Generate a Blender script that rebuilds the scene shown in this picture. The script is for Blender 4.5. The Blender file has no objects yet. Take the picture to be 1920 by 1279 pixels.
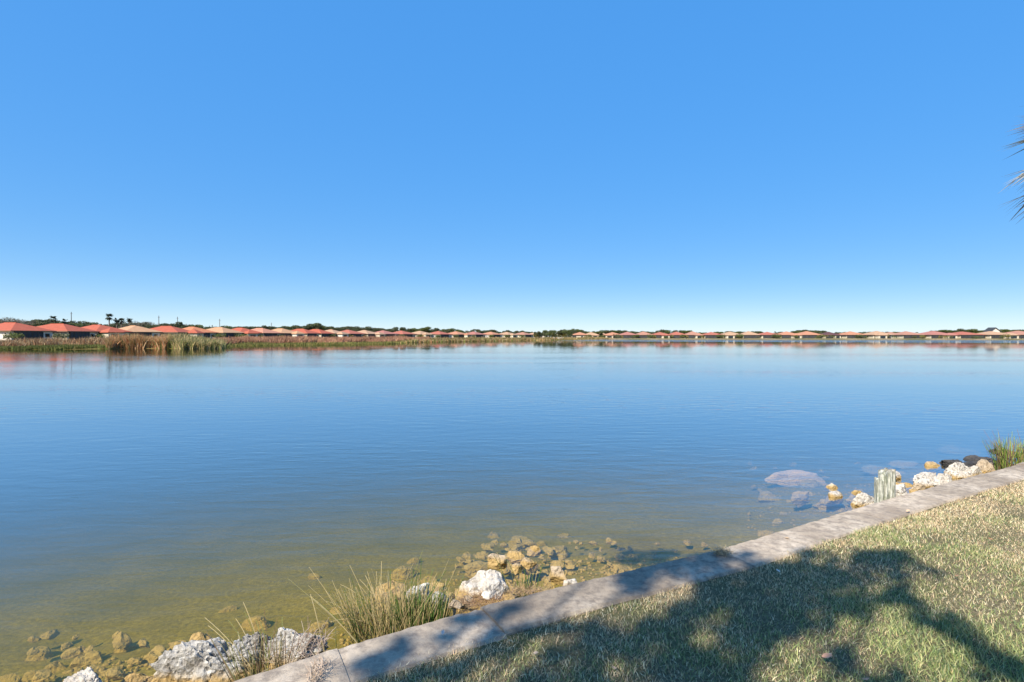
import bpy, bmesh, math, random
import numpy as np
from mathutils import Vector, Matrix
random.seed(7); rng = np.random.default_rng(11)
SC = bpy.context.scene; COL = SC.collection
R = math.radians; PI = math.pi

# ------------------------------------------------------------------ camera, world, sun, exposure
F = 1000.0; CX, CY = 960.0, 639.5; EYE = 2.15; PITCH = math.atan(8.5 / 1000.0)
cd = bpy.data.cameras.new('camera'); cam = bpy.data.objects.new('camera', cd); COL.objects.link(cam)
cd.sensor_width = 36.0; cd.lens = 36.0 * F / 1920.0; cd.clip_start = 0.05; cd.clip_end = 12000
cam.location = (0, 0, EYE); cam.rotation_euler = (PI / 2 - PITCH, 0, 0)
SC.camera = cam
SUN_EL = R(42.0); SUN_H = Vector((-0.62, -0.785, 0)).normalized()       # where the sun stands, seen from above
SUN_DIR = Vector((SUN_H.x * math.cos(SUN_EL), SUN_H.y * math.cos(SUN_EL), math.sin(SUN_EL)))
w = bpy.data.worlds.new('World'); SC.world = w; w.use_nodes = True
nt = w.node_tree; nt.nodes.clear()
sky = nt.nodes.new('ShaderNodeTexSky'); sky.sky_type = 'NISHITA'; sky.sun_disc = False
sky.sun_elevation = SUN_EL; sky.sun_rotation = math.atan2(SUN_H.x, SUN_H.y) % (2 * PI)
sky.altitude = 0; sky.air_density = 0.6; sky.dust_density = 0.2; sky.ozone_density = 6.0
# the photograph's gentle tone curve: the sky keeps its hue, its brightness range is compressed evenly everywhere
sp = nt.nodes.new('ShaderNodeSeparateColor'); sp.mode = 'HSV'; pw = nt.nodes.new('ShaderNodeMath'); pw.operation = 'POWER'; pw.inputs[1].default_value = 0.15
ml = nt.nodes.new('ShaderNodeMath'); ml.operation = 'MULTIPLY'; ml.inputs[1].default_value = 2.72; cb = nt.nodes.new('ShaderNodeCombineColor'); cb.mode = 'HSV'
ms = nt.nodes.new('ShaderNodeMath'); ms.operation = 'MULTIPLY'; ms.inputs[1].default_value = 1.35; ms.use_clamp = True
sg = nt.nodes.new('ShaderNodeMath'); sg.operation = 'POWER'; sg.inputs[1].default_value = 1.65
nt.links.new(sky.outputs[0], sp.inputs[0]); hs = nt.nodes.new('ShaderNodeMath'); hs.operation = 'SUBTRACT'; hs.inputs[1].default_value = 0.010; nt.links.new(sp.outputs[0], hs.inputs[0]); nt.links.new(hs.outputs[0], cb.inputs[0]); nt.links.new(sp.outputs[1], sg.inputs[0]); nt.links.new(sg.outputs[0], ms.inputs[0]); nt.links.new(ms.outputs[0], cb.inputs[1])
nt.links.new(sp.outputs[2], pw.inputs[0]); nt.links.new(pw.outputs[0], ml.inputs[0]); nt.links.new(ml.outputs[0], cb.inputs[2])
bg = nt.nodes.new('ShaderNodeBackground'); bg.inputs['Strength'].default_value = 0.15
wo = nt.nodes.new('ShaderNodeOutputWorld')
nt.links.new(cb.outputs[0], bg.inputs[0]); nt.links.new(bg.outputs[0], wo.inputs[0])
sl = bpy.data.lights.new('sun', 'SUN'); sl.energy = 4.6; sl.angle = R(0.53); sl.color = (1.0, 0.90, 0.77)
so = bpy.data.objects.new('sun', sl); COL.objects.link(so)
so.rotation_euler = SUN_DIR.to_track_quat('Z', 'Y').to_euler(); so.location = (-20, -20, 30)
SC.view_settings.view_transform = 'Standard'; SC.view_settings.look = 'None'
SC.view_settings.exposure = 0.9; SC.view_settings.gamma = 1.0; SC.view_settings.use_curve_mapping = False
SC.render.engine = 'CYCLES'
cy = SC.cycles; cy.use_denoising = True; cy.max_bounces = 8; cy.transparent_max_bounces = 12; cy.volume_bounces = 1
cy.caustics_reflective = False; cy.caustics_refractive = False; cy.sample_clamp_indirect = 4.0

# ------------------------------------------------------------------ helpers
def ray(px, py):
    v = Vector(((px - CX) / F, -(py - CY) / F, -1.0))
    return Matrix.Rotation(PI / 2 - PITCH, 3, 'X') @ v
def P(px, py, z):                       # point of the level z seen at photo pixel (px, py)
    d = ray(px, py); t = (z - EYE) / d.z
    return Vector((d.x * t, d.y * t, z))
def Q(px, Y):                           # plan point in direction px at depth Y
    return ((px - CX) / F * Y, Y)
def tag(o, label=None, cat=None, group=None, kind=None):
    if label: o['label'] = label
    if cat: o['category'] = cat
    if group: o['group'] = group
    if kind: o['kind'] = kind
    return o
def link(name, me, mat=None, parent=None, loc=None, rz=None):
    o = bpy.data.objects.new(name, me); COL.objects.link(o)
    if mat is not None and me is not None and len(me.materials) == 0: me.materials.append(mat)
    if parent: o.parent = parent
    if loc is not None: o.location = loc
    if rz is not None: o.rotation_euler = (0, 0, rz)
    return o
def empty(name, loc=(0, 0, 0), rz=0.0):
    o = bpy.data.objects.new(name, None); COL.objects.link(o); o.location = loc; o.rotation_euler = (0, 0, rz)
    o.empty_display_size = 0.2
    return o
def npmesh(name, V, polys, col=None, smooth=False):
    """V (n,3); polys list of (m,k) index arrays"""
    me = bpy.data.meshes.new(name)
    me.vertices.add(len(V)); me.vertices.foreach_set('co', np.ascontiguousarray(V, dtype=np.float32).ravel())
    loops = np.concatenate([p.ravel() for p in polys]).astype(np.int32)
    sizes = np.concatenate([np.full(len(p), p.shape[1], dtype=np.int32) for p in polys])
    starts = np.concatenate([[0], np.cumsum(sizes)[:-1]]).astype(np.int32)
    me.loops.add(len(loops)); me.loops.foreach_set('vertex_index', loops)
    me.polygons.add(len(sizes)); me.polygons.foreach_set('loop_start', starts)
    me.polygons.foreach_set('use_smooth', np.full(len(sizes), bool(smooth)))
    if col is not None:
        a = me.attributes.new('col', 'FLOAT_COLOR', 'POINT')
        c = np.ones((len(V), 4), dtype=np.float32); c[:, :3] = col
        a.data.foreach_set('color', c.ravel())
    me.update(calc_edges=True)
    return me
def _hash(ix, iy, iz, s):
    h = (ix * 374761393 + iy * 668265263 + iz * 2147483647 + s * 974634777) & 0xffffffff
    h = ((h ^ (h >> 13)) * 1274126177) & 0xffffffff
    h = (h ^ (h >> 16)) & 0xffffffff
    return h / 4294967295.0
def vnoise(p, s=0):
    p = np.asarray(p, dtype=np.float64); i = np.floor(p).astype(np.int64); f = p - i; f = f * f * (3 - 2 * f)
    r = 0
    for dx in (0, 1):
        for dy in (0, 1):
            for dz in (0, 1):
                wgt = (f[:, 0] if dx else 1 - f[:, 0]) * (f[:, 1] if dy else 1 - f[:, 1]) * (f[:, 2] if dz else 1 - f[:, 2])
                r = r + wgt * _hash(i[:, 0] + dx, i[:, 1] + dy, i[:, 2] + dz, s)
    return r * 2 - 1
def fbm(p, s=0, o=4):
    p = np.asarray(p, dtype=np.float64); a = 1.0; r = 0; t = 0
    for k in range(o):
        r = r + a * vnoise(p * (2.03 ** k) + 17.3 * k, s + k); t += a; a *= 0.5
    return r / t
def fbm2(x, y, sc, s=0, o=3):
    p = np.stack([np.ravel(x) * sc, np.ravel(y) * sc, np.zeros(np.size(x))], 1)
    return fbm(p, s, o).reshape(np.shape(x))

class N:                                 # small node writer
    def __init__(s, name):
        s.m = bpy.data.materials.new(name); s.m.use_nodes = True; s.t = s.m.node_tree
        s.b = s.t.nodes.get('Principled BSDF'); s.out = s.t.nodes.get('Material Output')
    def n(s, typ, **kw):
        x = s.t.nodes.new('ShaderNode' + typ)
        for k, v in kw.items():
            if k[0] == '_': setattr(x, k[1:], v)
            else:
                key = {'f': 'Factor'}.get(k, k.replace('_', ' '))
                s.put(x.inputs[key], v)
        return x
    def put(s, inp, v):
        if isinstance(v, bpy.types.NodeSocket): s.t.links.new(v, inp)
        else: inp.default_value = v
    def pos(s, sc=(1, 1, 1), obj=False):
        if obj: src = s.n('TexCoord').outputs['Object']
        else: src = s.n('NewGeometry').outputs['Position']
        mp = s.n('Mapping'); s.put(mp.inputs[0], src); mp.inputs['Scale'].default_value = sc
        return mp.outputs[0]
    def noise(s, vec, scale, detail=4, rough=0.55, dist=0.0):
        x = s.n('TexNoise'); s.put(x.inputs['Vector'], vec); x.inputs['Scale'].default_value = scale
        x.inputs['Detail'].default_value = detail; x.inputs['Roughness'].default_value = rough; x.inputs['Distortion'].default_value = dist
        return x.outputs['Fac']
    def voro(s, vec, scale, feat='F1'):
        x = s.n('TexVoronoi'); x.feature = feat; s.put(x.inputs['Vector'], vec); x.inputs['Scale'].default_value = scale
        return x.outputs['Distance']
    def ramp(s, fac, stops):
        x = s.n('ValToRGB'); s.put(x.inputs[0], fac); e = x.color_ramp.elements
        while len(e) < len(stops): e.new(0.5)
        for el, (p, c) in zip(e, stops):
            el.position = p; el.color = (*c, 1) if hasattr(c, '__len__') else (c, c, c, 1)
        return x.outputs[0]
    def mix(s, fac, a, b, blend='MIX'):
        x = s.n('Mix', _data_type='RGBA', _blend_type=blend); s.put(x.inputs[0], fac)
        for i, v in ((6, a), (7, b)):
            s.put(x.inputs[i], (*v, 1) if isinstance(v, tuple) and len(v) == 3 else v)
        return x.outputs[2]
    def math(s, op, a, b=0.0, clamp=False):
        x = s.n('Math', _operation=op, _use_clamp=clamp); s.put(x.inputs[0], a); s.put(x.inputs[1], b)
        return x.outputs[0]
    def z(s):
        x = s.n('SeparateXYZ'); s.put(x.inputs[0], s.n('NewGeometry').outputs['Position']); return x.outputs
    def rng(s, v, a, b, c=0.0, d=1.0):
        x = s.n('MapRange', _clamp=True); s.put(x.inputs[0], v)
        for i, q in zip((1, 2, 3, 4), (a, b, c, d)): x.inputs[i].default_value = q
        return x.outputs[0]
    def bump(s, h, strength=0.5, dist=0.01, normal=None):
        x = s.n('Bump'); s.put(x.inputs['Height'], h); x.inputs['Strength'].default_value = strength; x.inputs['Distance'].default_value = dist
        if normal is not None: s.put(x.inputs['Normal'], normal)
        return x.outputs[0]
    def fin(s, col=None, rough=0.85, normal=None, spec=0.3):
        if col is not None: s.put(s.b.inputs['Base Color'], (*col, 1) if isinstance(col, tuple) and len(col) == 3 else col)
        s.put(s.b.inputs['Roughness'], rough); s.b.inputs['Specular IOR Level'].default_value = spec
        if normal is not None: s.put(s.b.inputs['Normal'], normal)
        return s.m

# ------------------------------------------------------------------ materials
def mat_limestone(name, dry_a, dry_b, wet=(0.27, 0.19, 0.08), pit=0.5, line=0.03):
    k = N(name); v = k.pos()
    n1 = k.noise(v, 7, 6, 0.65); n2 = k.noise(v, 38, 5, 0.7); vo = k.voro(v, 34)
    dry = k.mix(k.ramp(n1, [(0.35, 0.0), (0.65, 1.0)]), dry_a, dry_b)
    pits = k.math('MULTIPLY', k.ramp(n2, [(0.30, 1.0), (0.43, 0.0)]), pit)
    dry = k.mix(pits, dry, (0.10, 0.09, 0.075))
    n4 = k.noise(v, 15, 3, 0.6); dry = k.mix(k.math('MULTIPLY', k.ramp(n4, [(0.34, 1.0), (0.42, 0.0)]), max(0.0, pit * 1.3 - 0.45)), dry, (0.06, 0.055, 0.05))
    alg = k.mix(k.ramp(n2, [(0.3, 0.0), (0.7, 1.0)]), wet, tuple(min(1, c * 1.75) for c in wet))
    zz = k.math('ADD', k.z()[2], k.math('MULTIPLY', k.math('SUBTRACT', n1, 0.5), 0.10))
    c = k.mix(k.rng(zz, line - 0.025, line + 0.025), alg, dry)
    h = k.math('ADD', k.math('MULTIPLY', n2, 1.0), k.math('MULTIPLY', vo, 0.6))
    b = k.bump(h, 0.9, 0.02); b = k.bump(n1, 0.5, 0.03, b)
    return k.fin(c, 0.9, b, 0.15)
M = {}
M['rock_white'] = mat_limestone('pale limestone', (0.40, 0.365, 0.31), (0.60, 0.57, 0.51), pit=0.9, line=0.04)
M['rock_grey'] = mat_limestone('weathered limestone', (0.22, 0.20, 0.17), (0.56, 0.55, 0.51), pit=1.0, line=0.04)
M['rock_tan'] = mat_limestone('tan limestone', (0.33, 0.26, 0.175), (0.50, 0.42, 0.31), pit=0.6, line=0.05)
M['rock_ochre'] = mat_limestone('algae covered limestone', (0.30, 0.21, 0.10), (0.40, 0.30, 0.16), pit=0.4, line=0.2)
M['rock_shoal'] = mat_limestone('pale sunken limestone', (0.55, 0.45, 0.36), (0.65, 0.55, 0.45), wet=(0.46, 0.31, 0.20), pit=0.2, line=0.3)
M['rock_dark'] = mat_limestone('dark wet rock', (0.035, 0.038, 0.045), (0.09, 0.085, 0.08), wet=(0.03, 0.03, 0.03), pit=0.5, line=0.02)

def mat_concrete(g=1.0, nm=''):
    k = N(nm + 'weathered concrete'); v = k.pos()
    n1 = k.noise(v, 1.7, 5, 0.6); n2 = k.noise(v, 14, 6, 0.7); n3 = k.noise(v, 160, 3, 0.7)
    c = k.ramp(n1, [(0.32, (0.25, 0.205, 0.155)), (0.50, (0.40, 0.34, 0.265)), (0.68, (0.56, 0.495, 0.40))])
    c = k.mix(k.ramp(n2, [(0.38, 0.8), (0.56, 0.0)]), c, (0.20, 0.17, 0.14))
    c = k.mix(k.ramp(n3, [(0.30, 0.55), (0.42, 0.0)]), c, (0.13, 0.12, 0.11))
    c = k.mix(k.ramp(n3, [(0.62, 0.0), (0.72, 0.5)]), c, (0.66, 0.62, 0.56))
    crk = k.voro(k.n('Vector' + 'Math', _operation='ADD').outputs[0], 1) if False else None
    vv = k.n('Mapping'); k.put(vv.inputs[0], k.n('NewGeometry').outputs['Position'])
    cr = k.voro(k.mix(0.12, v, k.n('TexNoise').outputs['Color']), 1.6, 'DISTANCE_TO_EDGE')
    c = k.mix(k.ramp(cr, [(0.0, 0.25), (0.006, 0.0)]), c, (0.12, 0.11, 0.10))
    c = k.mix(1.0, c, (g, g * 0.985, g * 0.96), 'MULTIPLY')
    b = k.bump(n3, 0.5, 0.004); b = k.bump(n2, 0.5, 0.015, b)
    return k.fin(c, 0.9, b, 0.2)
M['concrete'] = mat_concrete(); M['concrete_dark'] = mat_concrete(0.78, 'darker '); M['concrete_light'] = mat_concrete(1.14, 'lighter ')

k = N('lawn soil and thatch'); v = k.pos()
n1 = k.noise(v, 2.2, 5, 0.6); n2 = k.noise(v, 60, 5, 0.75); n3 = k.noise(v, 0.05, 4, 0.6)
c = k.ramp(n2, [(0.3, (0.06, 0.05, 0.028)), (0.52, (0.17, 0.145, 0.085)), (0.72, (0.34, 0.30, 0.19))])
c = k.mix(k.ramp(n1, [(0.4, 0.0), (0.65, 0.55)]), c, (0.10, 0.12, 0.04))
M['lawn'] = k.fin(c, 0.95, k.bump(n2, 0.8, 0.02), 0.1)

def mat_attr(name, rough=0.7, transl=0.0, spec=0.25, var=0.0):
    k = N(name); a = k.n('Attribute'); a.attribute_name = 'col'
    c = a.outputs['Color']
    if var: c = k.mix(k.ramp(k.noise(k.pos(), 9, 3), [(0.3, 0.0), (0.7, var)]), c, (0.05, 0.05, 0.04))
    k.fin(c, rough, None, spec)
    if transl:
        tr = k.n('BsdfTranslucent'); k.put(tr.inputs[0], c); mx = k.n('MixShader'); mx.inputs[0].default_value = transl
        k.t.links.new(k.b.outputs[0], mx.inputs[1]); k.t.links.new(tr.outputs[0], mx.inputs[2]); k.t.links.new(mx.outputs[0], k.out.inputs[0])
    return k.m
M['blade'] = mat_attr('grass blades', 0.6, 0.25, 0.3)
M['reed'] = mat_attr('reed stems', 0.75, 0.15, 0.2)
M['leafc'] = mat_attr('tree leaves', 0.65, 0.2, 0.3)

k = N('lake bed'); v = k.pos(); n1 = k.noise(v, 1.3, 5, 0.6); n2 = k.noise(v, 22, 5, 0.7)
c = k.ramp(n2, [(0.3, (0.15, 0.11, 0.025)), (0.5, (0.28, 0.205, 0.048)), (0.72, (0.42, 0.32, 0.09))])
c = k.mix(k.ramp(n1, [(0.35, 0.5), (0.6, 0.0)]), c, (0.15, 0.12, 0.035))
xyz = k.z()
far = k.noise(v, 0.04, 6, 0.65); farc = k.ramp(far, [(0.35, (0.10, 0.105, 0.035)), (0.55, (0.19, 0.15, 0.07)), (0.7, (0.24, 0.16, 0.09))])
c = k.mix(k.rng(xyz[2], 0.0, 0.06), c, farc)
M['bed'] = k.fin(c, 0.95, k.bump(n2, 0.7, 0.03), 0.1)

# water: mirror by Fresnel over a clear skin, with a murky body below
k = N('lake water'); k.t.nodes.remove(k.b)
xyz = k.z(); v = k.pos((1, 1, 1))
vr = k.n('Mapping'); k.put(vr.inputs[0], k.n('NewGeometry').outputs['Position']); vr.inputs['Rotation'].default_value = (0, 0, R(-14)); vr.inputs['Scale'].default_value = (0.42, 1.25, 1)
r1 = k.noise(vr.outputs[0], 3.0, 3, 0.5, 0.3); r2 = k.noise(vr.outputs[0], 9.0, 2, 0.5)
pt = k.noise(k.pos((0.02, 0.09, 1)), 1.0, 3, 0.55)
patch = k.ramp(pt, [(0.40, 0.35), (0.62, 1.0)])
band = k.math('MULTIPLY', k.rng(k.math('ADD', xyz[1], k.math('MULTIPLY', xyz[0], 0.35)), 238, 256), k.rng(xyz[0], 20, 60))
hgt = k.math('ADD', k.math('MULTIPLY', r1, k.math('MULTIPLY', patch, 0.8)), k.math('MULTIPLY', k.math('MULTIPLY', r2, 0.22), patch))
hgt = k.math('MULTIPLY', hgt, k.math('ADD', 1.0, k.math('MULTIPLY', band, 70.0)))
fade = k.rng(xyz[1], 6, 90, 0.8, 0.10)
hgt = k.math('MULTIPLY', hgt, fade)
bmp = k.bump(hgt, 1.0, 0.022)
lw = k.n('LayerWeight'); lw.inputs['Blend'].default_value = 0.5; k.put(lw.inputs['Normal'], bmp)
frs = k.math('DIVIDE', 1.0, k.math('ADD', 1.0, k.math('EXPONENT', k.math('MULTIPLY', k.math('SUBTRACT', lw.outputs['Facing'], 0.742)  , -15.0))), True)   # the same from above and below, so sunlight gets in
gl = k.n('BsdfGlossy'); gl.inputs['Roughness'].default_value = 0.03; k.put(gl.inputs['Normal'], bmp)
tr = k.n('BsdfTransparent'); mx = k.n('MixShader'); k.put(mx.inputs[0], frs)
k.t.links.new(tr.outputs[0], mx.inputs[1]); k.t.links.new(gl.outputs[0], mx.inputs[2]); k.t.links.new(mx.outputs[0], k.out.inputs[0])
SS = (0.052, 0.068, 0.050); SA = (0.28, 0.285, 0.75)         # scattering and absorption per metre
vs = k.n('VolumeScatter'); vs.inputs['Color'].default_value = (*SS, 1); vs.inputs['Density'].default_value = 1.0; vs.inputs['Anisotropy'].default_value = 0.0
va = k.n('VolumeAbsorption'); va.inputs['Color'].default_value = (*(1 - c_ for c_ in SA), 1); va.inputs['Density'].default_value = 1.0
ad = k.n('AddShader'); k.t.links.new(vs.outputs[0], ad.inputs[0]); k.t.links.new(va.outputs[0], ad.inputs[1]); k.t.links.new(ad.outputs[0], k.out.inputs['Volume'])
M['water'] = k.m

def flat(name, c, rough=0.8, var=0.25, sc=3.0, spec=0.2):
    k = N(name); n = k.noise(k.pos(), sc, 4, 0.6)
    cc = k.mix(k.ramp(n, [(0.3, 0.0), (0.7, 1.0)]), tuple(x * (1 - var) for x in c), tuple(min(1, x * (1 + var)) for x in c))
    return k.fin(cc, rough, None, spec)
M['stucco'] = flat('cream stucco', (0.56, 0.50, 0.38), 0.85, 0.06, 0.5)
M['stucco2'] = flat('white stucco', (0.66, 0.62, 0.54), 0.85, 0.05, 0.5)
M['screen'] = flat('dark lanai screen', (0.045, 0.05, 0.055), 0.6, 0.3, 0.7)
M['glass'] = flat('dark window glass', (0.02, 0.025, 0.03), 0.12, 0.2, 0.5, 0.6)
M['frame'] = flat('bronze aluminium frame', (0.10, 0.08, 0.06), 0.5, 0.1)
M['fascia'] = flat('brown fascia board', (0.22, 0.13, 0.09), 0.7, 0.1)
M['white_paint'] = flat('white painted wall', (0.80, 0.79, 0.74), 0.7, 0.05)
ROOFC = {'red': (0.47, 0.13, 0.075), 'orange': (0.55, 0.22, 0.11), 'tan': (0.55, 0.32, 0.18), 'salmon': (0.54, 0.26, 0.17), 'dark': (0.13, 0.05, 0.05), 'pink': (0.52, 0.20, 0.16)}
def mat_roof(nm, c):
    k = N(nm + ' roof tiles'); n = k.noise(k.pos(), 1.2, 4, 0.7)
    cc = k.mix(k.ramp(n, [(0.3, 0.0), (0.7, 1.0)]), tuple(x * 0.82 for x in c), tuple(min(1, x * 1.15) for x in c))
    wv = k.n('TexWave'); wv.bands_direction = 'Z'; k.put(wv.inputs['Vector'], k.pos()); wv.inputs['Scale'].default_value = 1.1
    return k.fin(cc, 0.8, k.bump(wv.outputs['Fac'], 0.5, 0.05), 0.2)
ROOFC = {a: tuple(x * 0.8 for x in b) for a, b in ROOFC.items()}
for a, b in ROOFC.items(): M['roof_' + a] = mat_roof(a, b)
for a, b in {'red': (0.36, 0.125, 0.085), 'orange': (0.42, 0.20, 0.12), 'tan': (0.40, 0.255, 0.16), 'salmon': (0.36, 0.185, 0.13), 'pink': (0.34, 0.15, 0.12), 'dark': (0.10, 0.05, 0.05), 'cream': (0.52, 0.40, 0.28)}.items(): M['roof_far_' + a] = mat_roof('far ' + a, b)
k = N('tree bark'); n = k.noise(k.pos((3, 3, 0.7)), 6, 5, 0.7)
M['bark'] = k.fin(k.ramp(n, [(0.3, (0.07, 0.055, 0.045)), (0.7, (0.24, 0.20, 0.16))]), 0.9, k.bump(n, 0.8, 0.03))
M['pole'] = flat('weathered pole wood', (0.10, 0.085, 0.075), 0.9, 0.2)
k = N('weathered piling wood'); v = k.pos((1, 1, 0.13), obj=False); n = k.noise(v, 60, 5, 0.7); n2 = k.noise(k.pos(), 14, 4, 0.6)
c = k.ramp(n, [(0.30, (0.07, 0.075, 0.05)), (0.46, (0.26, 0.27, 0.21)), (0.66, (0.66, 0.66, 0.58))])
c = k.mix(k.ramp(n2, [(0.55, 0.0), (0.70, 0.5)]), c, (0.17, 0.22, 0.11))
c = k.mix(k.rng(k.z()[2], 0.72, 0.80, 0.0, 0.85), c, (0.22, 0.13, 0.07))
M['piling'] = k.fin(c, 0.9, k.bump(n, 1.0, 0.02))

# ------------------------------------------------------------------ plan of the place: seawall line, far shore, lake bed
EDGE_PX = [(420, 1279), (620, 1214), (830, 1155), (1080, 1091), (1340, 1030), (1610, 950), (1740, 914), (1920, 866)]
CAPZ = 0.50; LAWNZ = 0.488
EDGE = [P(a, b, CAPZ) for a, b in EDGE_PX]
d0 = (EDGE[-1] - EDGE[0]).normalized()
EDGE = [EDGE[0] - d0 * 150, EDGE[0] - d0 * 4] + EDGE + [EDGE[-1] + d0 * 5, EDGE[-1] + d0 * 900]
EX = np.array([[p.x, p.y] for p in EDGE])
def wall_s(x, y):                       # signed distance from the water side of the cap: + over the lake
    x = np.asarray(x, dtype=float); y = np.asarray(y, dtype=float)
    best = np.full(x.shape, 1e9); sg = np.ones(x.shape)
    for a, b in zip(EX[:-1], EX[1:]):
        ab = b - a; L2 = ab @ ab
        t = np.clip(((x - a[0]) * ab[0] + (y - a[1]) * ab[1]) / L2, 0, 1)
        dx = x - a[0] - t * ab[0]; dy = y - a[1] - t * ab[1]; d = np.hypot(dx, dy)
        cr = ab[0] * dy - ab[1] * dx
        m = d < best - 1e-9; best = np.where(m, d, best); sg = np.where(m, np.sign(cr), sg)
    return best * sg
SHORE = [(-500, 70), (0, 86), (120, 88), (250, 95), (330, 94), (415, 97), (440, 118), (520, 128), (640, 136), (740, 158), (770, 185), (870, 220), (960, 255), (1070, 330), (1130, 365), (1300, 372), (1600, 352), (1920, 335), (2400, 300)]
sh = [(math.atan2(*Q(a, b)), math.hypot(*Q(a, b))) for a, b in SHORE]
sh = [(-PI, 160), (R(-120), 140), (R(-90), 120)] + sh + [(R(75), 420), (R(120), 500), (PI, 160)]
SHT = np.array([a for a, b in sh]); SHR = np.array([b for a, b in sh])
def shore_r(th): return np.interp(th, SHT, SHR)
MOUNDS = [(P(965, 1055, -0.1), 0.62, 0.13), (P(1120, 1060, -0.1), 1.0, 0.10), (P(800, 1120, -0.1), 0.5, 0.08), (P(1540, 922, -0.1), 0.8, 0.14), (P(1620, 925, -0.1), 0.7, 0.06), (P(1745, 882, -0.1), 0.9, 0.15), (P(1820, 868, -0.1), 1.2, 0.26), (P(1488, 882, -0.1), 0.7, 0.15), (P(250, 1250, -0.1), 1.0, 0.12), (P(1700, 905, -0.1), 0.8, 0.2)]
def bed_z(x, y):
    x = np.asarray(x, dtype=float); y = np.asarray(y, dtype=float)
    s = wall_s(x, y); near = -(0.19 + 0.12 * np.clip(s, 0, None))
    for p, r, h in MOUNDS: near = near + h * np.exp(-((x - p.x) ** 2 + (y - p.y) ** 2) / (r * r))
    near = near + 0.05 * fbm2(x, y, 1.3, 5) * np.clip(s + 1, 0, 1)
    th = np.arctan2(x, y); r = np.hypot(x, y); rs = shore_r(th) + 4.0 * fbm2(x, y, 0.06, 9)
    e = r - rs
    left = np.clip((-th - R(-8)) / R(8), 0, 1)      # marsh on the left, bank on the right
    # shallow outwards from the far shore, a gentle rise on land
    under = np.where(e < 0, e * 0.06, 0)
    z = np.maximum(near, -2.6)
    z = np.where(e > -40, np.maximum(z, np.maximum(under, -2.6)), z)
    land = left * (0.02 + np.clip(e, 0, 45) * 0.012 + np.clip(e - 45, 0, 25) * 0.018) + (1 - left) * np.clip(e * 0.14, 0, 0.75)
    land = land + np.where(e > 0, 0.05 * fbm2(x, y, 0.15, 3), 0)
    z = np.where(e > 0, np.maximum(land, 0.01), z)
    return z
def bz(x, y): return float(bed_z(np.array([x]), np.array([y]))[0])

rad = [0.6]
while rad[-1] < 9000: rad.append(rad[-1] * (1.028 if rad[-1] < 700 else 1.15))
rad = np.array(rad); ang = np.concatenate([np.linspace(-PI, R(-60), 120, endpoint=False), np.linspace(R(-60), R(60), 480, endpoint=False), np.linspace(R(60), PI, 120, endpoint=False)])
RR, AA = np.meshgrid(rad, ang, indexing='ij'); X = RR * np.sin(AA); Y = RR * np.cos(AA)
Z = bed_z(X, Y); V = np.stack([X.ravel(), Y.ravel(), Z.ravel()], 1)
na = len(ang); i = np.arange(len(rad) - 1)[:, None] * na; j = np.arange(na)[None, :]; j2 = (j + 1) % na
quads = np.stack([i + j, i + j2, i + na + j2, i + na + j], 2).reshape(-1, 4)[:, ::-1]
g = link('ground', npmesh('ground', V, [quads], smooth=True), M['bed']); tag(g, kind='structure')

# lake water: closed body
bm = bmesh.new(); bmesh.ops.create_cube(bm, size=1.0)
for vtx in bm.verts: vtx.co = (vtx.co.x * 1800 + 50, vtx.co.y * 1800 + 100, -2.0 + vtx.co.z * 4.0)
me = bpy.data.meshes.new('lake_water'); bm.to_mesh(me); bm.free(); tag(link('lake_water', me, M['water']), kind='structure')

# lawn: everything on the near side of the wall
INSET = 0.20
nrm = Vector((d0.y, -d0.x, 0))
pts = [(p.x + nrm.x * INSET, p.y + nrm.y * INSET) for p in EDGE]
bm = bmesh.new()
top = [bm.verts.new((a, b, LAWNZ - 0.01)) for a, b in pts]; far1 = [bm.verts.new((a + nrm.x * q, b + nrm.y * q, LAWNZ - 0.01)) for q in (900,) for a, b in pts]
for a in range(len(top) - 1): bm.faces.new((top[a], far1[a], far1[a + 1], top[a + 1]))
low = [bm.verts.new((a, b, -1.5)) for a, b in pts]
for a in range(len(top) - 1): bm.faces.new((low[a], top[a], top[a + 1], low[a + 1]))
me = bpy.data.meshes.new('lawn'); bm.to_mesh(me); bm.free(); tag(link('lawn', me, M['lawn']), kind='structure')

# ------------------------------------------------------------------ seawall: cap sections and wall panels
sw = empty('seawall', (EDGE[5].x, EDGE[5].y, 0)); SWO = Vector(sw.location)
tag(sw, 'long weathered grey concrete seawall with a flat cap between the lawn and the lake', 'seawall')
# arclength parametrisation of the edge
seg = [0.0]
for a, b in zip(EDGE[:-1], EDGE[1:]): seg.append(seg[-1] + (b - a).length)
def at_s(s):
    for q in range(len(seg) - 1):
        if s <= seg[q + 1] or q == len(seg) - 2:
            t = (s - seg[q]) / (seg[q + 1] - seg[q]); return EDGE[q].lerp(EDGE[q + 1], t)
def s_of(px, py):
    p = P(px, py, CAPZ); best = None
    for q in range(len(seg) - 1):
        a, b = EDGE[q], EDGE[q + 1]; t = max(0, min(1, (p - a).dot(b - a) / (b - a).length_squared)); d = (a.lerp(b, t) - p).length
        if best is None or d < best[0]: best = (d, seg[q] + t * (seg[q + 1] - seg[q]))
    return best[1]
js = [s_of(635, 1219), s_of(900, 1137), s_of(1130, 1079), s_of(1345, 1029), s_of(1473, 992), s_of(1595, 955), s_of(1728, 918), s_of(1843, 888)]
js = [js[0] - 0.95 * q for q in range(14, 0, -1)] + js + [js[-1] + 1.0 * q for q in range(1, 22)]
CAPW = 0.335
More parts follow.
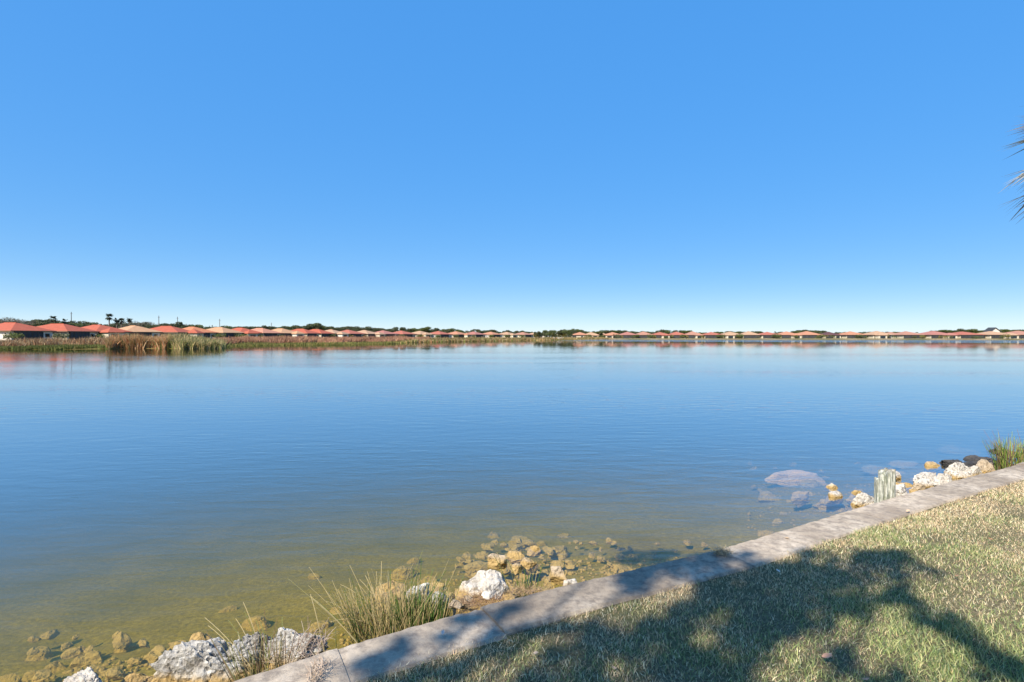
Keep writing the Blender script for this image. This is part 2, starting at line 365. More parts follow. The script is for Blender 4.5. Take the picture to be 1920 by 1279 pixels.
for q, (s0, s1) in enumerate(zip(js[:-1], js[1:])):
    n_ = 22; bm = bmesh.new(); g_ = 0.0009
    wv = random.Random(q); dz = wv.uniform(-0.006, 0.006); tilt = wv.uniform(-0.008, 0.008); off = wv.uniform(-0.006, 0.006); W = CAPW + wv.uniform(-0.01, 0.012)
    rows = []
    for t in range(n_ + 1):
        s = s0 + g_ + (s1 - s0 - 2 * g_) * t / n_; p = at_s(s); e_ = 0.003 if t in (0, n_) else 0.0
        jit = lambda a: wv.uniform(-a, a)
        prof = [(0.012, -0.15), (0.0 + jit(.003), -0.12), (0.0 + jit(.003), -0.016), (0.014 + jit(.005) + (0.022 if wv.random() < .09 else 0), -0.002 - e_), (W * 0.35, 0.003 * 0 - e_ + jit(.0015)), (W * 0.7, -e_ + jit(.0015)), (W - 0.012 + jit(.004), -0.002 - e_), (W + jit(.004), -0.02), (W, -0.15)]
        rows.append([bm.verts.new((p.x + nrm.x * (a + off) - SWO.x, p.y + nrm.y * (a + off) - SWO.y, CAPZ + dz + tilt * (t / n_ - .5) + b)) for a, b in prof])
    for r0, r1 in zip(rows[:-1], rows[1:]):
        for a in range(len(r0)): bm.faces.new((r0[a], r0[(a + 1) % len(r0)], r1[(a + 1) % len(r0)], r1[a]))
    bm.faces.new(rows[0][::-1]); bm.faces.new(rows[-1])
    bmesh.ops.recalc_face_normals(bm, faces=bm.faces)
    me = bpy.data.meshes.new('cap_section'); bm.to_mesh(me); bm.free(); link('cap_section', me, M[('concrete', 'concrete_light', 'concrete', 'concrete_dark', 'concrete_light', 'concrete_dark', 'concrete')[(q * 5) % 7]], sw)
# panel wall below the cap and long runs beyond the near stretch
def strip(name, s0, s1, step, o0, o1, z0, z1, parent):
    bm = bmesh.new(); S = np.append(np.arange(s0, s1, step), s1); rows = []
    for s in S:
        p = at_s(s); rows.append([bm.verts.new((p.x + nrm.x * a - SWO.x, p.y + nrm.y * a - SWO.y, b)) for a, b in ((o0, z0), (o0, z1), (o1, z1), (o1, z0))])
    for r0, r1 in zip(rows[:-1], rows[1:]):
        for a in range(4): bm.faces.new((r0[a], r0[(a + 1) % 4], r1[(a + 1) % 4], r1[a]))
    bm.faces.new(rows[0][::-1]); bm.faces.new(rows[-1]); bmesh.ops.recalc_face_normals(bm, faces=bm.faces)
    me = bpy.data.meshes.new(name); bm.to_mesh(me); bm.free(); return link(name, me, M['concrete'], parent)
strip('wall_panel', js[0], js[-1], 1.0, 0.05, 0.17, -1.6, CAPZ - 0.151, sw)
strip('cap_run', seg[0] + 1, js[0] - 0.01, 8, 0.0, CAPW, CAPZ - 0.15, CAPZ - 0.004, sw)
strip('cap_run', js[-1] + 0.01, seg[-1] - 1, 8, 0.0, CAPW, CAPZ - 0.15, CAPZ - 0.004, sw)

# ------------------------------------------------------------------ blades
def blades(name, pos, h, wd, az, lean, col, mat, parent=None, curve=0.6, basecol=None, tipw=0.15):
    """pos (n,3), arrays h, wd, az (lean heading), lean (tip shift / h)"""
    n = len(pos); lx = np.cos(az); ly = np.sin(az)
    fx = rng.uniform(0, 2 * PI, n); sx = np.cos(fx) * wd * 0.5; sy = np.sin(fx) * wd * 0.5
    up = np.sqrt(np.clip(1 - (lean * 0.8) ** 2, 0.05, 1))
    V = np.zeros((n, 5, 3))
    m = h * 0.5
    mid = pos + np.stack([lx * lean * m * curve, ly * lean * m * curve, m * up * 1.08], 1)
    tip = pos + np.stack([lx * lean * h, ly * lean * h, h * up], 1)
    sv = np.stack([sx, sy, np.zeros(n)], 1)
    V[:, 0] = pos - sv; V[:, 1] = pos + sv; V[:, 2] = mid - sv * 0.8; V[:, 3] = mid + sv * 0.8; V[:, 4] = tip
    b = np.arange(n)[:, None] * 5
    q = b + np.array([[0, 1, 3, 2]]); t = b + np.array([[2, 3, 4]])
    C = np.repeat(col[:, None, :], 5, axis=1).copy()
    me = npmesh(name, V.reshape(-1, 3), [q, t], C.reshape(-1, 3))
    return link(name, me, mat, parent)

# lawn grass
def in_view(x, y, m):
    return (y > 1.5) & (np.abs(x) < y * 0.96 + m) & (y > 2.35 - m)
def scatter(n, x0, x1, y0, y1):
    return rng.uniform(x0, x1, n), rng.uniform(y0, y1, n)
xs, ys = scatter(2900000, -6, 14, -1, 11)
s = wall_s(xs, ys)
edge_j = 0.045 + 0.09 * fbm2(xs, ys, 2.5, 21, 3)
ok = s < -(CAPW + 0.02 - edge_j)
pxs = xs / np.maximum(ys, .1) * F + CX; pys = 631 + (EYE - LAWNZ) / np.maximum(ys, .1) * F
inv = in_view(xs, ys, 0.35) & (ys < 9.2) & (pys < 1330)
dens = np.where(inv, 1.0, 0.16) * np.where(np.hypot(xs - 2, ys - 4) < 8, 1, 0.5)
dens *= np.clip(0.78 + 0.9 * fbm2(xs, ys, 3.2, 71, 3), 0.12, 1.0)
dens *= np.where(inv, np.clip(4.6 / np.maximum(ys, 1), 0.55, 1.0), 1.0)
ok &= rng.random(len(xs)) < dens * 1.0
xs, ys = xs[ok], ys[ok]; n = len(xs)
pxs = xs / np.maximum(ys, .1) * F + CX; pys = 631 + (EYE - LAWNZ) / np.maximum(ys, .1) * F
# green vigour: lush at the right foreground, dry along the wall
s = wall_s(xs, ys)
lush = np.exp(-(((xs - 2.3) / 1.1) ** 2 + ((ys - 2.5) / 0.75) ** 2)) * 1.0 + np.exp(-(((xs - 5.2) / 1.8) ** 2 + ((ys - 4.1) / 0.9) ** 2)) * 0.45
pat = fbm2(xs, ys, 1.6, 31, 4); pat2 = fbm2(xs, ys, 7.0, 41, 3)
green = np.clip(0.32 + lush * 0.55 + pat * 0.85 + pat2 * 0.4 - np.exp(s / 0.35) * 0.0 - np.exp((s + CAPW) / 0.22) * 0.35, 0.03, 0.97)
isg = rng.random(n) < green
straw = np.array([[0.833, 0.673, 0.417], [0.673, 0.528, 0.320], [0.920, 0.849, 0.576], [0.449, 0.337, 0.193], [0.769, 0.561, 0.352]])
grn = np.array([[0.306, 0.364, 0.131], [0.218, 0.291, 0.102], [0.437, 0.466, 0.189], [0.175, 0.233, 0.116], [0.553, 0.524, 0.262]])
ci = rng.integers(0, 5, n); col = np.where(isg[:, None], grn[ci], straw[ci]) * rng.uniform(0.75, 1.2, n)[:, None]
lf = np.clip(lush, 0, 1)
h = rng.uniform(0.015, 0.034, n) * (1 + 0.35 * pat) * (1 + lf * 0.95 * isg); wd = rng.uniform(0.0022, 0.0042, n) * (1 + lf * 0.7 * isg) * np.clip(ys / 4, 0.9, 1.6)
lean = np.clip(rng.normal(0.75, 0.3, n), 0.1, 1.15)
tuft = fbm2(xs, ys, 9.0, 51, 2)
pos = np.stack([xs, ys, np.full(n, LAWNZ - 0.012) + 0.012 * pat], 1)
go = blades('lawn_grass', pos, h, wd, rng.uniform(0, 2 * PI, n), lean, col, M['blade'])
tag(go, 'short patchy green and straw coloured lawn grass', 'grass', kind='stuff')

# ------------------------------------------------------------------ rocks
def ico(sub):
    bm = bmesh.new(); bmesh.ops.create_icosphere(bm, subdivisions=sub, radius=1.0)
    V = np.array([v.co[:] for v in bm.verts]); Fc = np.array([[v.index for v in f.verts] for f in bm.faces]); bm.free(); return V, Fc
ICO = {2: ico(3), 3: ico(4), 4: ico(5)}
def rock_mesh(seed, a, b, c, detail=3, rough=0.10, facets=15, rz=0.0):
    V, Fc = ICO[detail]; V = V.copy(); r_ = np.random.default_rng(seed)
    for q in range(facets):
        d = r_.normal(size=3); d /= np.linalg.norm(d); lim = r_.uniform(0.52, 0.86); pr = V @ d
        V = V - np.where(pr > lim, (pr - lim) * 0.92, 0)[:, None] * d
    dn = V / np.linalg.norm(V, axis=1)[:, None]
    V = V + dn * (fbm(V * 1.5 + seed, seed, 3) * 0.22 + fbm(V * 5 + seed, seed + 5, 3) * rough + (-np.abs(fbm(V * 9 + seed, seed + 9, 2))) * rough * 0.8)[:, None]
    V /= np.abs(V).max(axis=0)
    V[:, :2] *= (1 + 0.35 * np.clip(0.3 - V[:, 2], 0, 1))[:, None] / 1.1; V *= (a, b, c)
    cr, sr = math.cos(rz), math.sin(rz); V = np.stack([V[:, 0] * cr - V[:, 1] * sr, V[:, 0] * sr + V[:, 1] * cr, V[:, 2]], 1)
    return npmesh('rock', V, [Fc], smooth=False)
rock_n = [0]
def rock(px, py, wpx, top, mat, label, dep=0.75, rz=0.0, detail=3, rough=0.10, group=None, sub=False, facets=15):
    rock_n[0] += 1
    z = (min(top, 0.15) * 0.4 if not sub else -0.2); p = P(px, py, z)
    for _ in range(3):
        b_ = bz(p.x, p.y)
        if sub: z = b_ + 0.04 + top * 0.3; p = P(px, py, z)
    a = wpx / F * p.y / 2
    if sub: zt = b_ + max(0.05, top); zb = b_ - 0.06
    else: zt = top; zb = min(b_ - 0.04, -0.06)
    c = (zt - zb) / 2
    if not sub and c > a * 0.85: c = a * 0.85; zb = zt - 2 * c
    if sub and c > a * 0.6: c = a * 0.6; zt = zb + 2 * c
    me = rock_mesh(rock_n[0] * 13 + 3, a, a * dep, c, detail, rough, facets, rz)
    o = link('rock', me, M[mat], loc=(p.x, p.y, (zt + zb) / 2)); tag(o, label, 'rock', group)
    return o
G1 = 'pale rocks piled at the foot of the seawall'; G2 = 'algae covered rocks under the shallow water'; G3 = 'dark wet rocks beyond the white rocks'
rock(915, 1092, 134, 0.18, 'rock_white', 'largest white boulder in the middle rock pile, flat bright top', 0.55, 0.1, 4, 0.08, G1)
rock(931, 1046, 40, 0.10, 'rock_tan', 'cream rock with small dark holes just above the white boulder', 0.8, 0, 3, 0.1, G1)
rock(967, 1036, 36, 0.07, 'rock_tan', 'flat tan rock just right of the cream rock with holes', 0.7, 0.2, 3, 0.1, G1)
rock(1004, 1025, 30, 0.05, 'rock_tan', 'small tan rock at the far tip of the middle rock pile', 0.6, -0.2, 3, 0.1, G1)
rock(1047, 1073, 44, 0.11, 'rock_tan', 'blocky tan rock standing alone at the right of the middle rock pile', 0.7, -0.5, 3, 0.08, G1)
rock(991, 1052, 38, 0.07, 'rock_tan', 'brownish rock below the flat tan rock, nearly at the waterline', 0.7, 0.4, 3, 0.1, G1)
rock(970, 1062, 26, 0.05, 'rock_tan', 'small wedge of tan rock between the white boulder and the brownish rock', 0.7, 0.9, 3, 0.1, G1)
rock(818, 1092, 44, 0.04, 'rock_tan', 'rounded tan rock with dark holes left of the white boulder', 0.8, 0, 3, 0.1, G1)
rock(838, 1112, 30, 0.02, 'rock_ochre', 'narrow ochre rock touching the rounded tan rock with holes', 1.2, 0.3, 3, 0.1, G1)
rock(732, 1093, 76, 0.07, 'rock_ochre', 'smooth ochre slab of rock behind the big rush clump', 0.6, 0.1, 3, 0.06, G1)
rock(785, 1128, 58, 0.20, 'rock_white', 'white rock half hidden by the right side of the big rush clump', 0.7, 0.3, 3, 0.12, G1)
rock(822, 1148, 58, 0.22, 'rock_grey', 'ribbed grey beige rock right against the cap beside the big rush clump', 0.6, -0.4, 4, 0.16, G1)
rock(924, 1134, 48, 0.26, 'rock_white', 'cream rock leaning on the cap beside the heap of dry straw', 0.7, 0.5, 3, 0.08, G1)
rock(878, 1143, 30, 0.17, 'rock_tan', 'small orange tan rock on the cap edge left of the dry straw', 0.8, 0.2, 3, 0.1, G1)
rock(852, 1157, 24, 0.20, 'rock_tan', 'little pinkish stone squeezed against the cap below the orange tan rock', 0.8, 0.2, 3, 0.1, G1)
rock(1066, 1098, 46, 0.09, 'rock_white', 'flat white rock just showing over the cap edge', 0.5, 0.25, 3, 0.1, G1)
rock(385, 1246, 205, 0.22, 'rock_grey', 'long pitted white boulder with dark hollows by the small rushes', 0.42, 0.36, 4, 0.22, G1)
rock(552, 1220, 125, 0.26, 'rock_grey', 'jagged white and black rock under the dry twigs', 0.45, 0.25, 4, 0.24, G1)
rock(474, 1228, 90, 0.22, 'rock_grey', 'middle white rock between the long pitted boulder and the jagged one', 0.5, 0.6, 4, 0.2, G1)
rock(160, 1286, 88, 0.16, 'rock_white', 'white rounded rock cut off by the lower frame edge', 0.6, 0.0, 4, 0.14, G1)
rock(250, 1268, 92, 0.06, 'rock_ochre', 'ochre rock with a shaded lower face beside the long pitted boulder', 0.5, 0.3, 4, 0.12, G1)
rock(384, 1202, 58, 0.12, 'rock_ochre', 'pointed ochre rock at the back of the long pitted boulder', 0.45, 0.35, 3, 0.1, G1)
rock(330, 1240, 40, 0.03, 'rock_ochre', 'small ochre rock between the ochre rock and the pitted boulder', 0.5, 0.3, 3, 0.1, G1)
# right hand group
rock(1502, 919, 43, 0.04, 'rock_tan', 'leftmost dry rock of the right group, low and cream topped', 0.5, 0, 3, 0.1, G1)
rock(1560, 911, 26, 0.06, 'rock_white', 'small white rock on top of the pair out in the water', 0.6, -0.4, 3, 0.1, G1)
rock(1564, 926, 34, 0.07, 'rock_white', 'greenish white rock just below the small white one in the water', 0.7, 0.2, 3, 0.1, G1)
rock(1605, 922, 43, 0.04, 'rock_tan', 'orange tan rock behind the white rock left of the wooden post', 0.5, 0, 3, 0.1, G1)
rock(1624, 938, 63, 0.17, 'rock_white', 'creased white rock left of the wooden post', 0.6, 0.2, 4, 0.16, G1)
rock(1748, 869, 41, 0.09, 'rock_tan', 'cream and brown rock at the left end of the dark wet rocks', 0.6, 0.1, 3, 0.1, G1)
rock(1680, 890, 26, 0.13, 'rock_white', 'cream rock leaning against the back of the wooden post', 0.6, 0.9, 3, 0.1, G1)
rock(1694, 905, 41, 0.09, 'rock_tan', 'tan rock with a pale top right of the wooden post', 0.6, -0.3, 3, 0.1, G1)
rock(1688, 932, 36, 0.24, 'rock_white', 'low white rock at the right foot of the wooden post', 0.6, 0.1, 3, 0.1, G1)
rock(1722, 916, 31, 0.14, 'rock_tan', 'brown stone under the left end of the long white slab', 0.6, 0.1, 3, 0.1, G1)
rock(1728, 890, 41, 0.04, 'rock_tan', 'flat ochre rock in the water behind the long white slab', 0.6, 0.1, 3, 0.1, G1)
rock(1742, 902, 80, 0.19, 'rock_white', 'long bright white slab of rock right of the wooden post', 0.5, 0.15, 4, 0.14, G1)
rock(1770, 908, 41, 0.22, 'rock_white', 'white stone with dark gaps against the cap between the slab and the peak', 0.5, 0.15, 3, 0.14, G1)
rock(1797, 886, 70, 0.24, 'rock_white', 'tall bright white rock rising to a peak, with a dark notch', 0.5, 0.1, 4, 0.14, G1, facets=14)
rock(1824, 884, 39, 0.16, 'rock_white', 'white rock sloping down at the right of the peaked rock', 0.5, 0.1, 3, 0.12, G1)
rock(1846, 880, 53, 0.22, 'rock_tan', 'pinkish rubble rock at the foot of the right rush clump', 0.5, 0.1, 3, 0.14, G1)
for q, (x_, y_, w_, t_, lb) in enumerate([(1787, 864, 38, 0.16, 'dark rounded rock next to the cream and brown rock'), (1812, 872, 30, 0.10, 'dark rock behind the white peak'), (1828, 857, 34, 0.13, 'farthest long dark rock of the dark pile'),
        (1846, 862, 36, 0.18, 'dark rock in the middle of the dark pile'), (1864, 868, 34, 0.20, 'dark rock partly behind the right rush clump'), (1776, 876, 24, 0.06, 'lowest dark wet stone beside the white peak'), (1820, 866, 26, 0.15, 'small black stone between the two dark rounded rocks'), (1872, 843, 46, 0.12, 'lone black rock out in the water left of the right rush clump')]):
    rock(x_, y_ + 2, w_ * 1.25, t_ * 0.62, 'rock_dark', lb, 0.75, 0.1 * q, 3, 0.16, G3)
# under water, told apart
rock(1490, 877, 112, -0.08, 'rock_shoal', 'long pink beige slab under the water, out beyond the right group', 0.30, 0.05, 4, 0.05, G2)
for x_, y_, w_, t_, lb in [(1460, 969, 30, 0.12, 'round pale stone under water near the cap, left of the right group'), (1434, 992, 34, 0.10, 'pale stone under water touching the cap, left of the right group'),
        (1440, 929, 50, 0.14, 'dim flat stone under water left of the leftmost dry rock'), (1560, 942, 60, 0.14, 'pinkish stone under water below the pair of white rocks'), (1520, 903, 44, 0.12, 'faint stone under water above the leftmost dry rock'),
        (1640, 880, 70, 0.16, 'broad faint stone under water behind the wooden post'), (1700, 868, 60, 0.14, 'faint lilac stone under water left of the cream and brown rock'), (1790, 843, 80, 0.2, 'faint pink shoal rock under water beyond the dark rocks'),
        (760, 1066, 52, 0.16, 'oval yellowish stone under water behind the ochre slab'), (778, 1041, 32, 0.16, 'small dim stone under water beyond the oval yellowish one'), (873, 1043, 30, 0.14, 'dull yellow stone under water left of the cream rock with holes'),
        (893, 1064, 64, 0.18, 'orange rock under water touching the back of the white boulder'), (805, 1078, 40, 0.14, 'long thin stone under water above the rounded tan rock'), (925, 995, 30, 0.16, 'dim upright stone under water, far out beyond the middle pile'),
        (975, 1012, 60, 0.16, 'pale green slab under water beyond the middle pile'), (1014, 1008, 24, 0.14, 'small pointed stone under water past the tip of the middle pile'), (1060, 994, 30, 0.16, 'outermost faint stone under water right of the middle pile'),
        (1050, 1030, 50, 0.14, 'mossy stone under water above the blocky tan rock'), (1062, 1052, 24, 0.1, 'small yellow stone under water by the blocky tan rock'), (1130, 1040, 30, 0.1, 'yellowish stone under water left of the tree shadow'),
        (1160, 1058, 56, 0.08, 'flat yellow stone under water against the shaded cap'), (428, 1124, 34, 0.20, 'lone orange stone deep under water above the small rushes'), (590, 1063, 30, 0.26, 'lone orange stone far out under water'),
        (480, 1160, 60, 0.12, 'yellowish flat rock under water behind the small rushes'), (540, 1190, 66, 0.12, 'tan rock under water behind the jagged rock'), (600, 1160, 50, 0.12, 'dim rock under water left of the big rush clump'),
        (290, 1217, 62, 0.16, 'large yellow rock under water left of the pointed ochre rock'), (235, 1196, 44, 0.16, 'small yellow rock under water above the large yellow one'), (340, 1205, 60, 0.12, 'yellow slab under water running up to the pointed ochre rock'),
        (160, 1222, 66, 0.17, 'bright yellow oblong rock under water at the lower left'), (104, 1232, 46, 0.18, 'tall pale rock under water left of the bright oblong one'), (70, 1214, 54, 0.14, 'dim round rock under water at the lower left'),
        (172, 1246, 54, 0.12, 'rock under water just below the bright oblong one'), (148, 1250, 30, 0.10, 'little rock under water left of the white rounded rock'), (210, 1242, 44, 0.12, 'shaded rock under water right of the bright oblong one'),
        (20, 1262, 50, 0.10, 'pale rock under water in the lower left corner'), (60, 1252, 44, 0.10, 'speckled rock under water near the lower left corner'), (640, 1130, 44, 0.12, 'dim rock under water behind the stems leaning left'), (700, 1120, 50, 0.12, 'rock under water in the middle of the rush stems')]:
    rock(x_, y_, w_, t_, 'rock_ochre' if x_ < 1400 else 'rock_tan', lb, 0.65, rng.uniform(-0.5, 0.7), 3 if w_ > 40 else 2, 0.09, G2, sub=True)
# cobbles nobody can tell apart, sharing a dozen meshes
cm = [rock_mesh(900 + q, 1, 0.8, 0.6, 2, 0.08) for q in range(10)]
for mm in cm: mm.name = 'cobble'; mm.materials.append(M['rock_ochre'])
def cobbles(n, px0, px1, py0, py1, s0, s1, label, group, test=None):
    c_ = 0; tries = 0
    while c_ < n and tries < n * 30:
        tries += 1; x_ = random.uniform(px0, px1); y_ = random.uniform(py0, py1); p = P(x_, y_, -0.15); b_ = bz(p.x, p.y); p = P(x_, y_, b_)
        if wall_s(np.array([p.x]), np.array([p.y]))[0] < 0.03 or (test and not test(x_, y_)): continue
        o = bpy.data.objects.new('cobble', cm[random.randrange(10)]); COL.objects.link(o); sz = random.uniform(s0, s1)
        o.scale = (sz, sz, sz * random.uniform(0.7, 1.1)); o.rotation_euler = (random.uniform(-.3, .3), random.uniform(-.3, .3), random.uniform(0, 6.3)); o.location = (p.x, p.y, b_ + sz * 0.2)
        tag(o, label, 'stone', group); c_ += 1
cobbles(75, 850, 1075, 1015, 1125, 0.025, 0.085, 'brown cobble among the wet rubble round the white boulder', 'cobbles in the middle rubble pile', lambda x, y: abs((x - 965) / 110) ** 2 + abs((y - 1068) / 55) ** 2 < 1)
cobbles(40, 1060, 1330, 1015, 1080, 0.02, 0.06, 'small sunken cobble in the clear shallows beside the shaded cap', 'cobbles in the shallows by the shadow')
cobbles(26, 0, 600, 1190, 1279, 0.03, 0.08, 'sunken cobble between the yellow rocks at the lower left', 'cobbles at the lower left')
cobbles(50, 1400, 1830, 868, 985, 0.03, 0.09, 'sunken cobble around the dry rocks left and right of the wooden post', 'cobbles in the right shallows')
# fine gravel
V2, F2 = ico(1); gp = []
for (x0, x1, y0, y1, cnt) in ((840, 1330, 1010, 1125, 900), (0, 640, 1180, 1290, 700), (1400, 1850, 870, 985, 500), (640, 860, 1100, 1200, 300)):
    for _ in range(cnt):
        p = P(rng.uniform(x0, x1), rng.uniform(y0, y1), -0.15)
        if wall_s(np.array([p.x]), np.array([p.y]))[0] > 0.0: gp.append(p)
gx = np.array([p.x for p in gp]); gy = np.array([p.y for p in gp]); gz = bed_z(gx, gy)
VV = []; FF = []
for q in range(len(gx)):
    sz = rng.uniform(0.006, 0.022); VV.append(V2 * (sz * rng.uniform(.8, 1.4), sz, sz * .7) + (gx[q], gy[q], gz[q] + sz * .3)); FF.append(F2 + q * len(V2))
o = link('gravel', npmesh('gravel', np.concatenate(VV), [np.concatenate(FF)], smooth=True), M['rock_ochre']); tag(o, 'fine gravel on the shallow lake bed', 'gravel', kind='stuff')

# ------------------------------------------------------------------ wooden piling beside the cap
def piling():
    pc = P(1658, 938, 0.42); root = empty('wooden_post', (pc.x, pc.y, -0.3)); tag(root, 'short weathered grey green wooden post with a split broken top, against the seawall', 'post')
    W = 33 / F * pc.y; r = W / 2
    def shaft(name, cx, cy, rx, ry, top, slope, seed, notch=0.0):
        n = 28; rows = []; V = []; zs = np.linspace(0, 1, 12)
        rr = np.random.default_rng(seed); groove = 1 + 0.09 * np.sin(np.arange(n) * 2.4 + seed) + rr.uniform(-0.07, 0.05, n)
        for zi, z in enumerate(zs):
            for a in range(n):
                th = 2 * PI * a / n; x = math.cos(th) * rx * groove[a] + cx; y = math.sin(th) * ry * groove[a] + cy
                tz = top + slope * math.cos(th) - notch * max(0, math.sin(th * 2 + 1)) + rr.uniform(-0.012, 0.012) * (zi == 11)
                V.append((x + 0.004 * math.sin(z * 9 + a), y, z * tz))
        V.append((cx, cy, top + 0.012)); V = np.array(V)
        q = np.array([[z * n + a, z * n + (a + 1) % n, (z + 1) * n + (a + 1) % n, (z + 1) * n + a] for z in range(11) for a in range(n)])
        t = np.array([[11 * n + a, 11 * n + (a + 1) % n, 12 * n] for a in range(n)])
        return link(name, npmesh(name, V, [q, t]), M['piling'], root)
    shaft('shaft', r * 0.28, 0, r * 0.74, r * 0.85, 0.42 + 0.3 + 0.315, 0.02, 3, 0.03)
    shaft('split_piece', -r * 0.68, -0.01, r * 0.36, r * 0.6, 0.42 + 0.3 + 0.225, -0.012, 8, 0.02)
piling()

# ------------------------------------------------------------------ rushes
def stem_mesh(base, tip, sag, r0, r1, col, nseg=6):
    V = []; C = []; base = np.array(base); tip = np.array(tip)
    for t in np.linspace(0, 1, nseg + 1):
        c = base + (tip - base) * t + np.array([0, 0, sag * 4 * t * (1 - t)]); r = r0 + (r1 - r0) * t
        for a in range(4):
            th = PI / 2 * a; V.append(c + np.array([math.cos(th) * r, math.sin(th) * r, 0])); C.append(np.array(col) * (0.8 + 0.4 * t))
    q = [[s * 4 + a, s * 4 + (a + 1) % 4, s * 4 + 4 + (a + 1) % 4, s * 4 + 4 + a] for s in range(nseg) for a in range(4)]
    return np.array(V), np.array(q), np.array(C)
STR = (0.50, 0.40, 0.20); OLV = (0.20, 0.21, 0.07); GRN = (0.09, 0.17, 0.035); BRN = (0.22, 0.14, 0.08)
def rush(label, px, py, spread, n_parts, n_fill, hmin, hmax, cols, leanx=0.0, zb=0.0, explicit=(), spread_y=0.5, group=None, rad=0.0035, leanr=0.55, fillh=0.75):
    b = P(px, py, zb); root = empty('rush_clump', b); tag(root, label, 'rushes', group)
    for (bx, by, tx, ty, tz, cc) in explicit:                       # stems told apart one by one: base pixel and tip pixel
        p0 = P(bx, by, 0.05); d = ray(tx, ty); t = (p0.y + (tz)) / d.y; p1 = Vector((d.x * t, d.y * t, EYE + d.z * t))
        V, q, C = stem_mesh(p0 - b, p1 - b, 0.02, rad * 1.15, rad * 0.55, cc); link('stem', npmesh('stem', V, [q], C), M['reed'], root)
    def one(hm):
        a = random.uniform(0, 2 * PI); r = spread * math.sqrt(random.random())
        p0 = (math.cos(a) * r, math.sin(a) * r * spread_y, -0.12); h = random.uniform(hmin, hmax) * hm
        le = random.gauss(0, leanr * 0.5); ly = random.gauss(0, leanr * 0.45)
        dx = (p0[0] / spread * leanr * 0.7 + le + leanx) * h; dy = (p0[1] / spread * leanr * 0.5 + ly) * h
        p1 = (p0[0] + dx, p0[1] + dy, h)
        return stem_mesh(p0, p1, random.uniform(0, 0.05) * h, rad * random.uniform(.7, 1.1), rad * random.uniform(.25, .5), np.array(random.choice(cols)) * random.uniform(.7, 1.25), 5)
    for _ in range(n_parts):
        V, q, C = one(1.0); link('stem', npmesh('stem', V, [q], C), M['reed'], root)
    VV = []; QQ = []; CC = []; k_ = 0
    for _ in range(n_fill):
        V, q, C = one(fillh); VV.append(V); QQ.append(q + k_); CC.append(C); k_ += len(V)
    o = link('lower_stems', npmesh('lower_stems', np.concatenate(VV), [np.concatenate(QQ)], np.concatenate(CC)), M['reed'], root); o['kind'] = 'stuff'
    return root
rush('big spiky rush clump, green at its foot and straw coloured above, growing against the cap', 735, 1172, 0.30, 80, 300, 0.16, 0.46, [STR, STR, STR, OLV, GRN, (0.36, 0.32, 0.14)], -0.16, 0.0,
     explicit=[(608, 1222, 582, 1114, 0.1, STR), (676, 1214, 582, 1118, 0.1, STR), (700, 1153, 620, 1153, 0.0, STR), (648, 1150, 612, 1128, 0.05, STR), (700, 1140, 638, 1096, 0.1, STR), (650, 1142, 630, 1104, 0.0, STR), (720, 1150, 674, 1086, 0.1, STR), (712, 1150, 685, 1079, 0.1, STR), (700, 1135, 668, 1093, 0.0, STR), (680, 1165, 620, 1166, 0.0, STR), (630, 1214, 629, 1176, 0.0, OLV), (602, 1219, 606, 1171, 0.0, OLV), (728, 1140, 728, 1070, 0.0, (0.3, 0.3, 0.2)), (764, 1120, 765, 1076, 0.0, OLV)], spread_y=0.35, leanr=0.85, fillh=0.62)
rush('green low rushes at the right side of the big clump, dense and upright', 790, 1172, 0.16, 40, 320, 0.18, 0.36, [GRN, GRN, OLV, (0.14, 0.2, 0.06), STR], 0.05, 0.0, spread_y=0.4, leanr=0.35)
rush('sparse thin rushes leaning left over the long pitted boulder', 492, 1262, 0.14, 8, 60, 0.15, 0.30, [STR, OLV, BRN, (0.30, 0.25, 0.12)], -0.25, 0.2,
     explicit=[(470, 1250, 384, 1158, 0.15, STR), (462, 1248, 390, 1173, 0.15, STR), (480, 1235, 442, 1160, 0.1, STR), (490, 1225, 456, 1129, 0.1, STR), (478, 1245, 428, 1163, 0.1, OLV), (488, 1225, 458, 1146, 0.1, OLV), (500, 1240, 480, 1163, 0.1, OLV), (506, 1238, 488, 1166, 0.1, OLV), (455, 1240, 446, 1185, 0.1, (0.4, 0.34, 0.2)), (530, 1215, 529, 1157, 0.1, OLV), (540, 1208, 520, 1183, 0.0, BRN)], leanr=0.7)
rush('few dark green sprouts rising between the white boulder and the cap', 985, 1118, 0.07, 9, 30, 0.10, 0.28, [GRN, (0.05, 0.10, 0.06), OLV, STR], 0.0, 0.05,
     explicit=[(938, 1055, 931, 1036, 0.0, STR), (958, 1112, 925, 1040, 0.0, OLV), (978, 1112, 950, 1050, 0.0, OLV), (990, 1115, 982, 1068, 0.0, GRN), (998, 1115, 997, 1086, 0.0, GRN)], leanr=0.4)
rush('bright green rush clump with dark upright tips at the right picture edge', 1900, 868, 0.26, 60, 260, 0.22, 0.52, [GRN, (0.20, 0.27, 0.05), (0.28, 0.32, 0.07), (0.17, 0.24, 0.05), BRN, (0.16, 0.10, 0.09)], 0.0, 0.2, spread_y=0.5, leanr=0.5, rad=0.005)

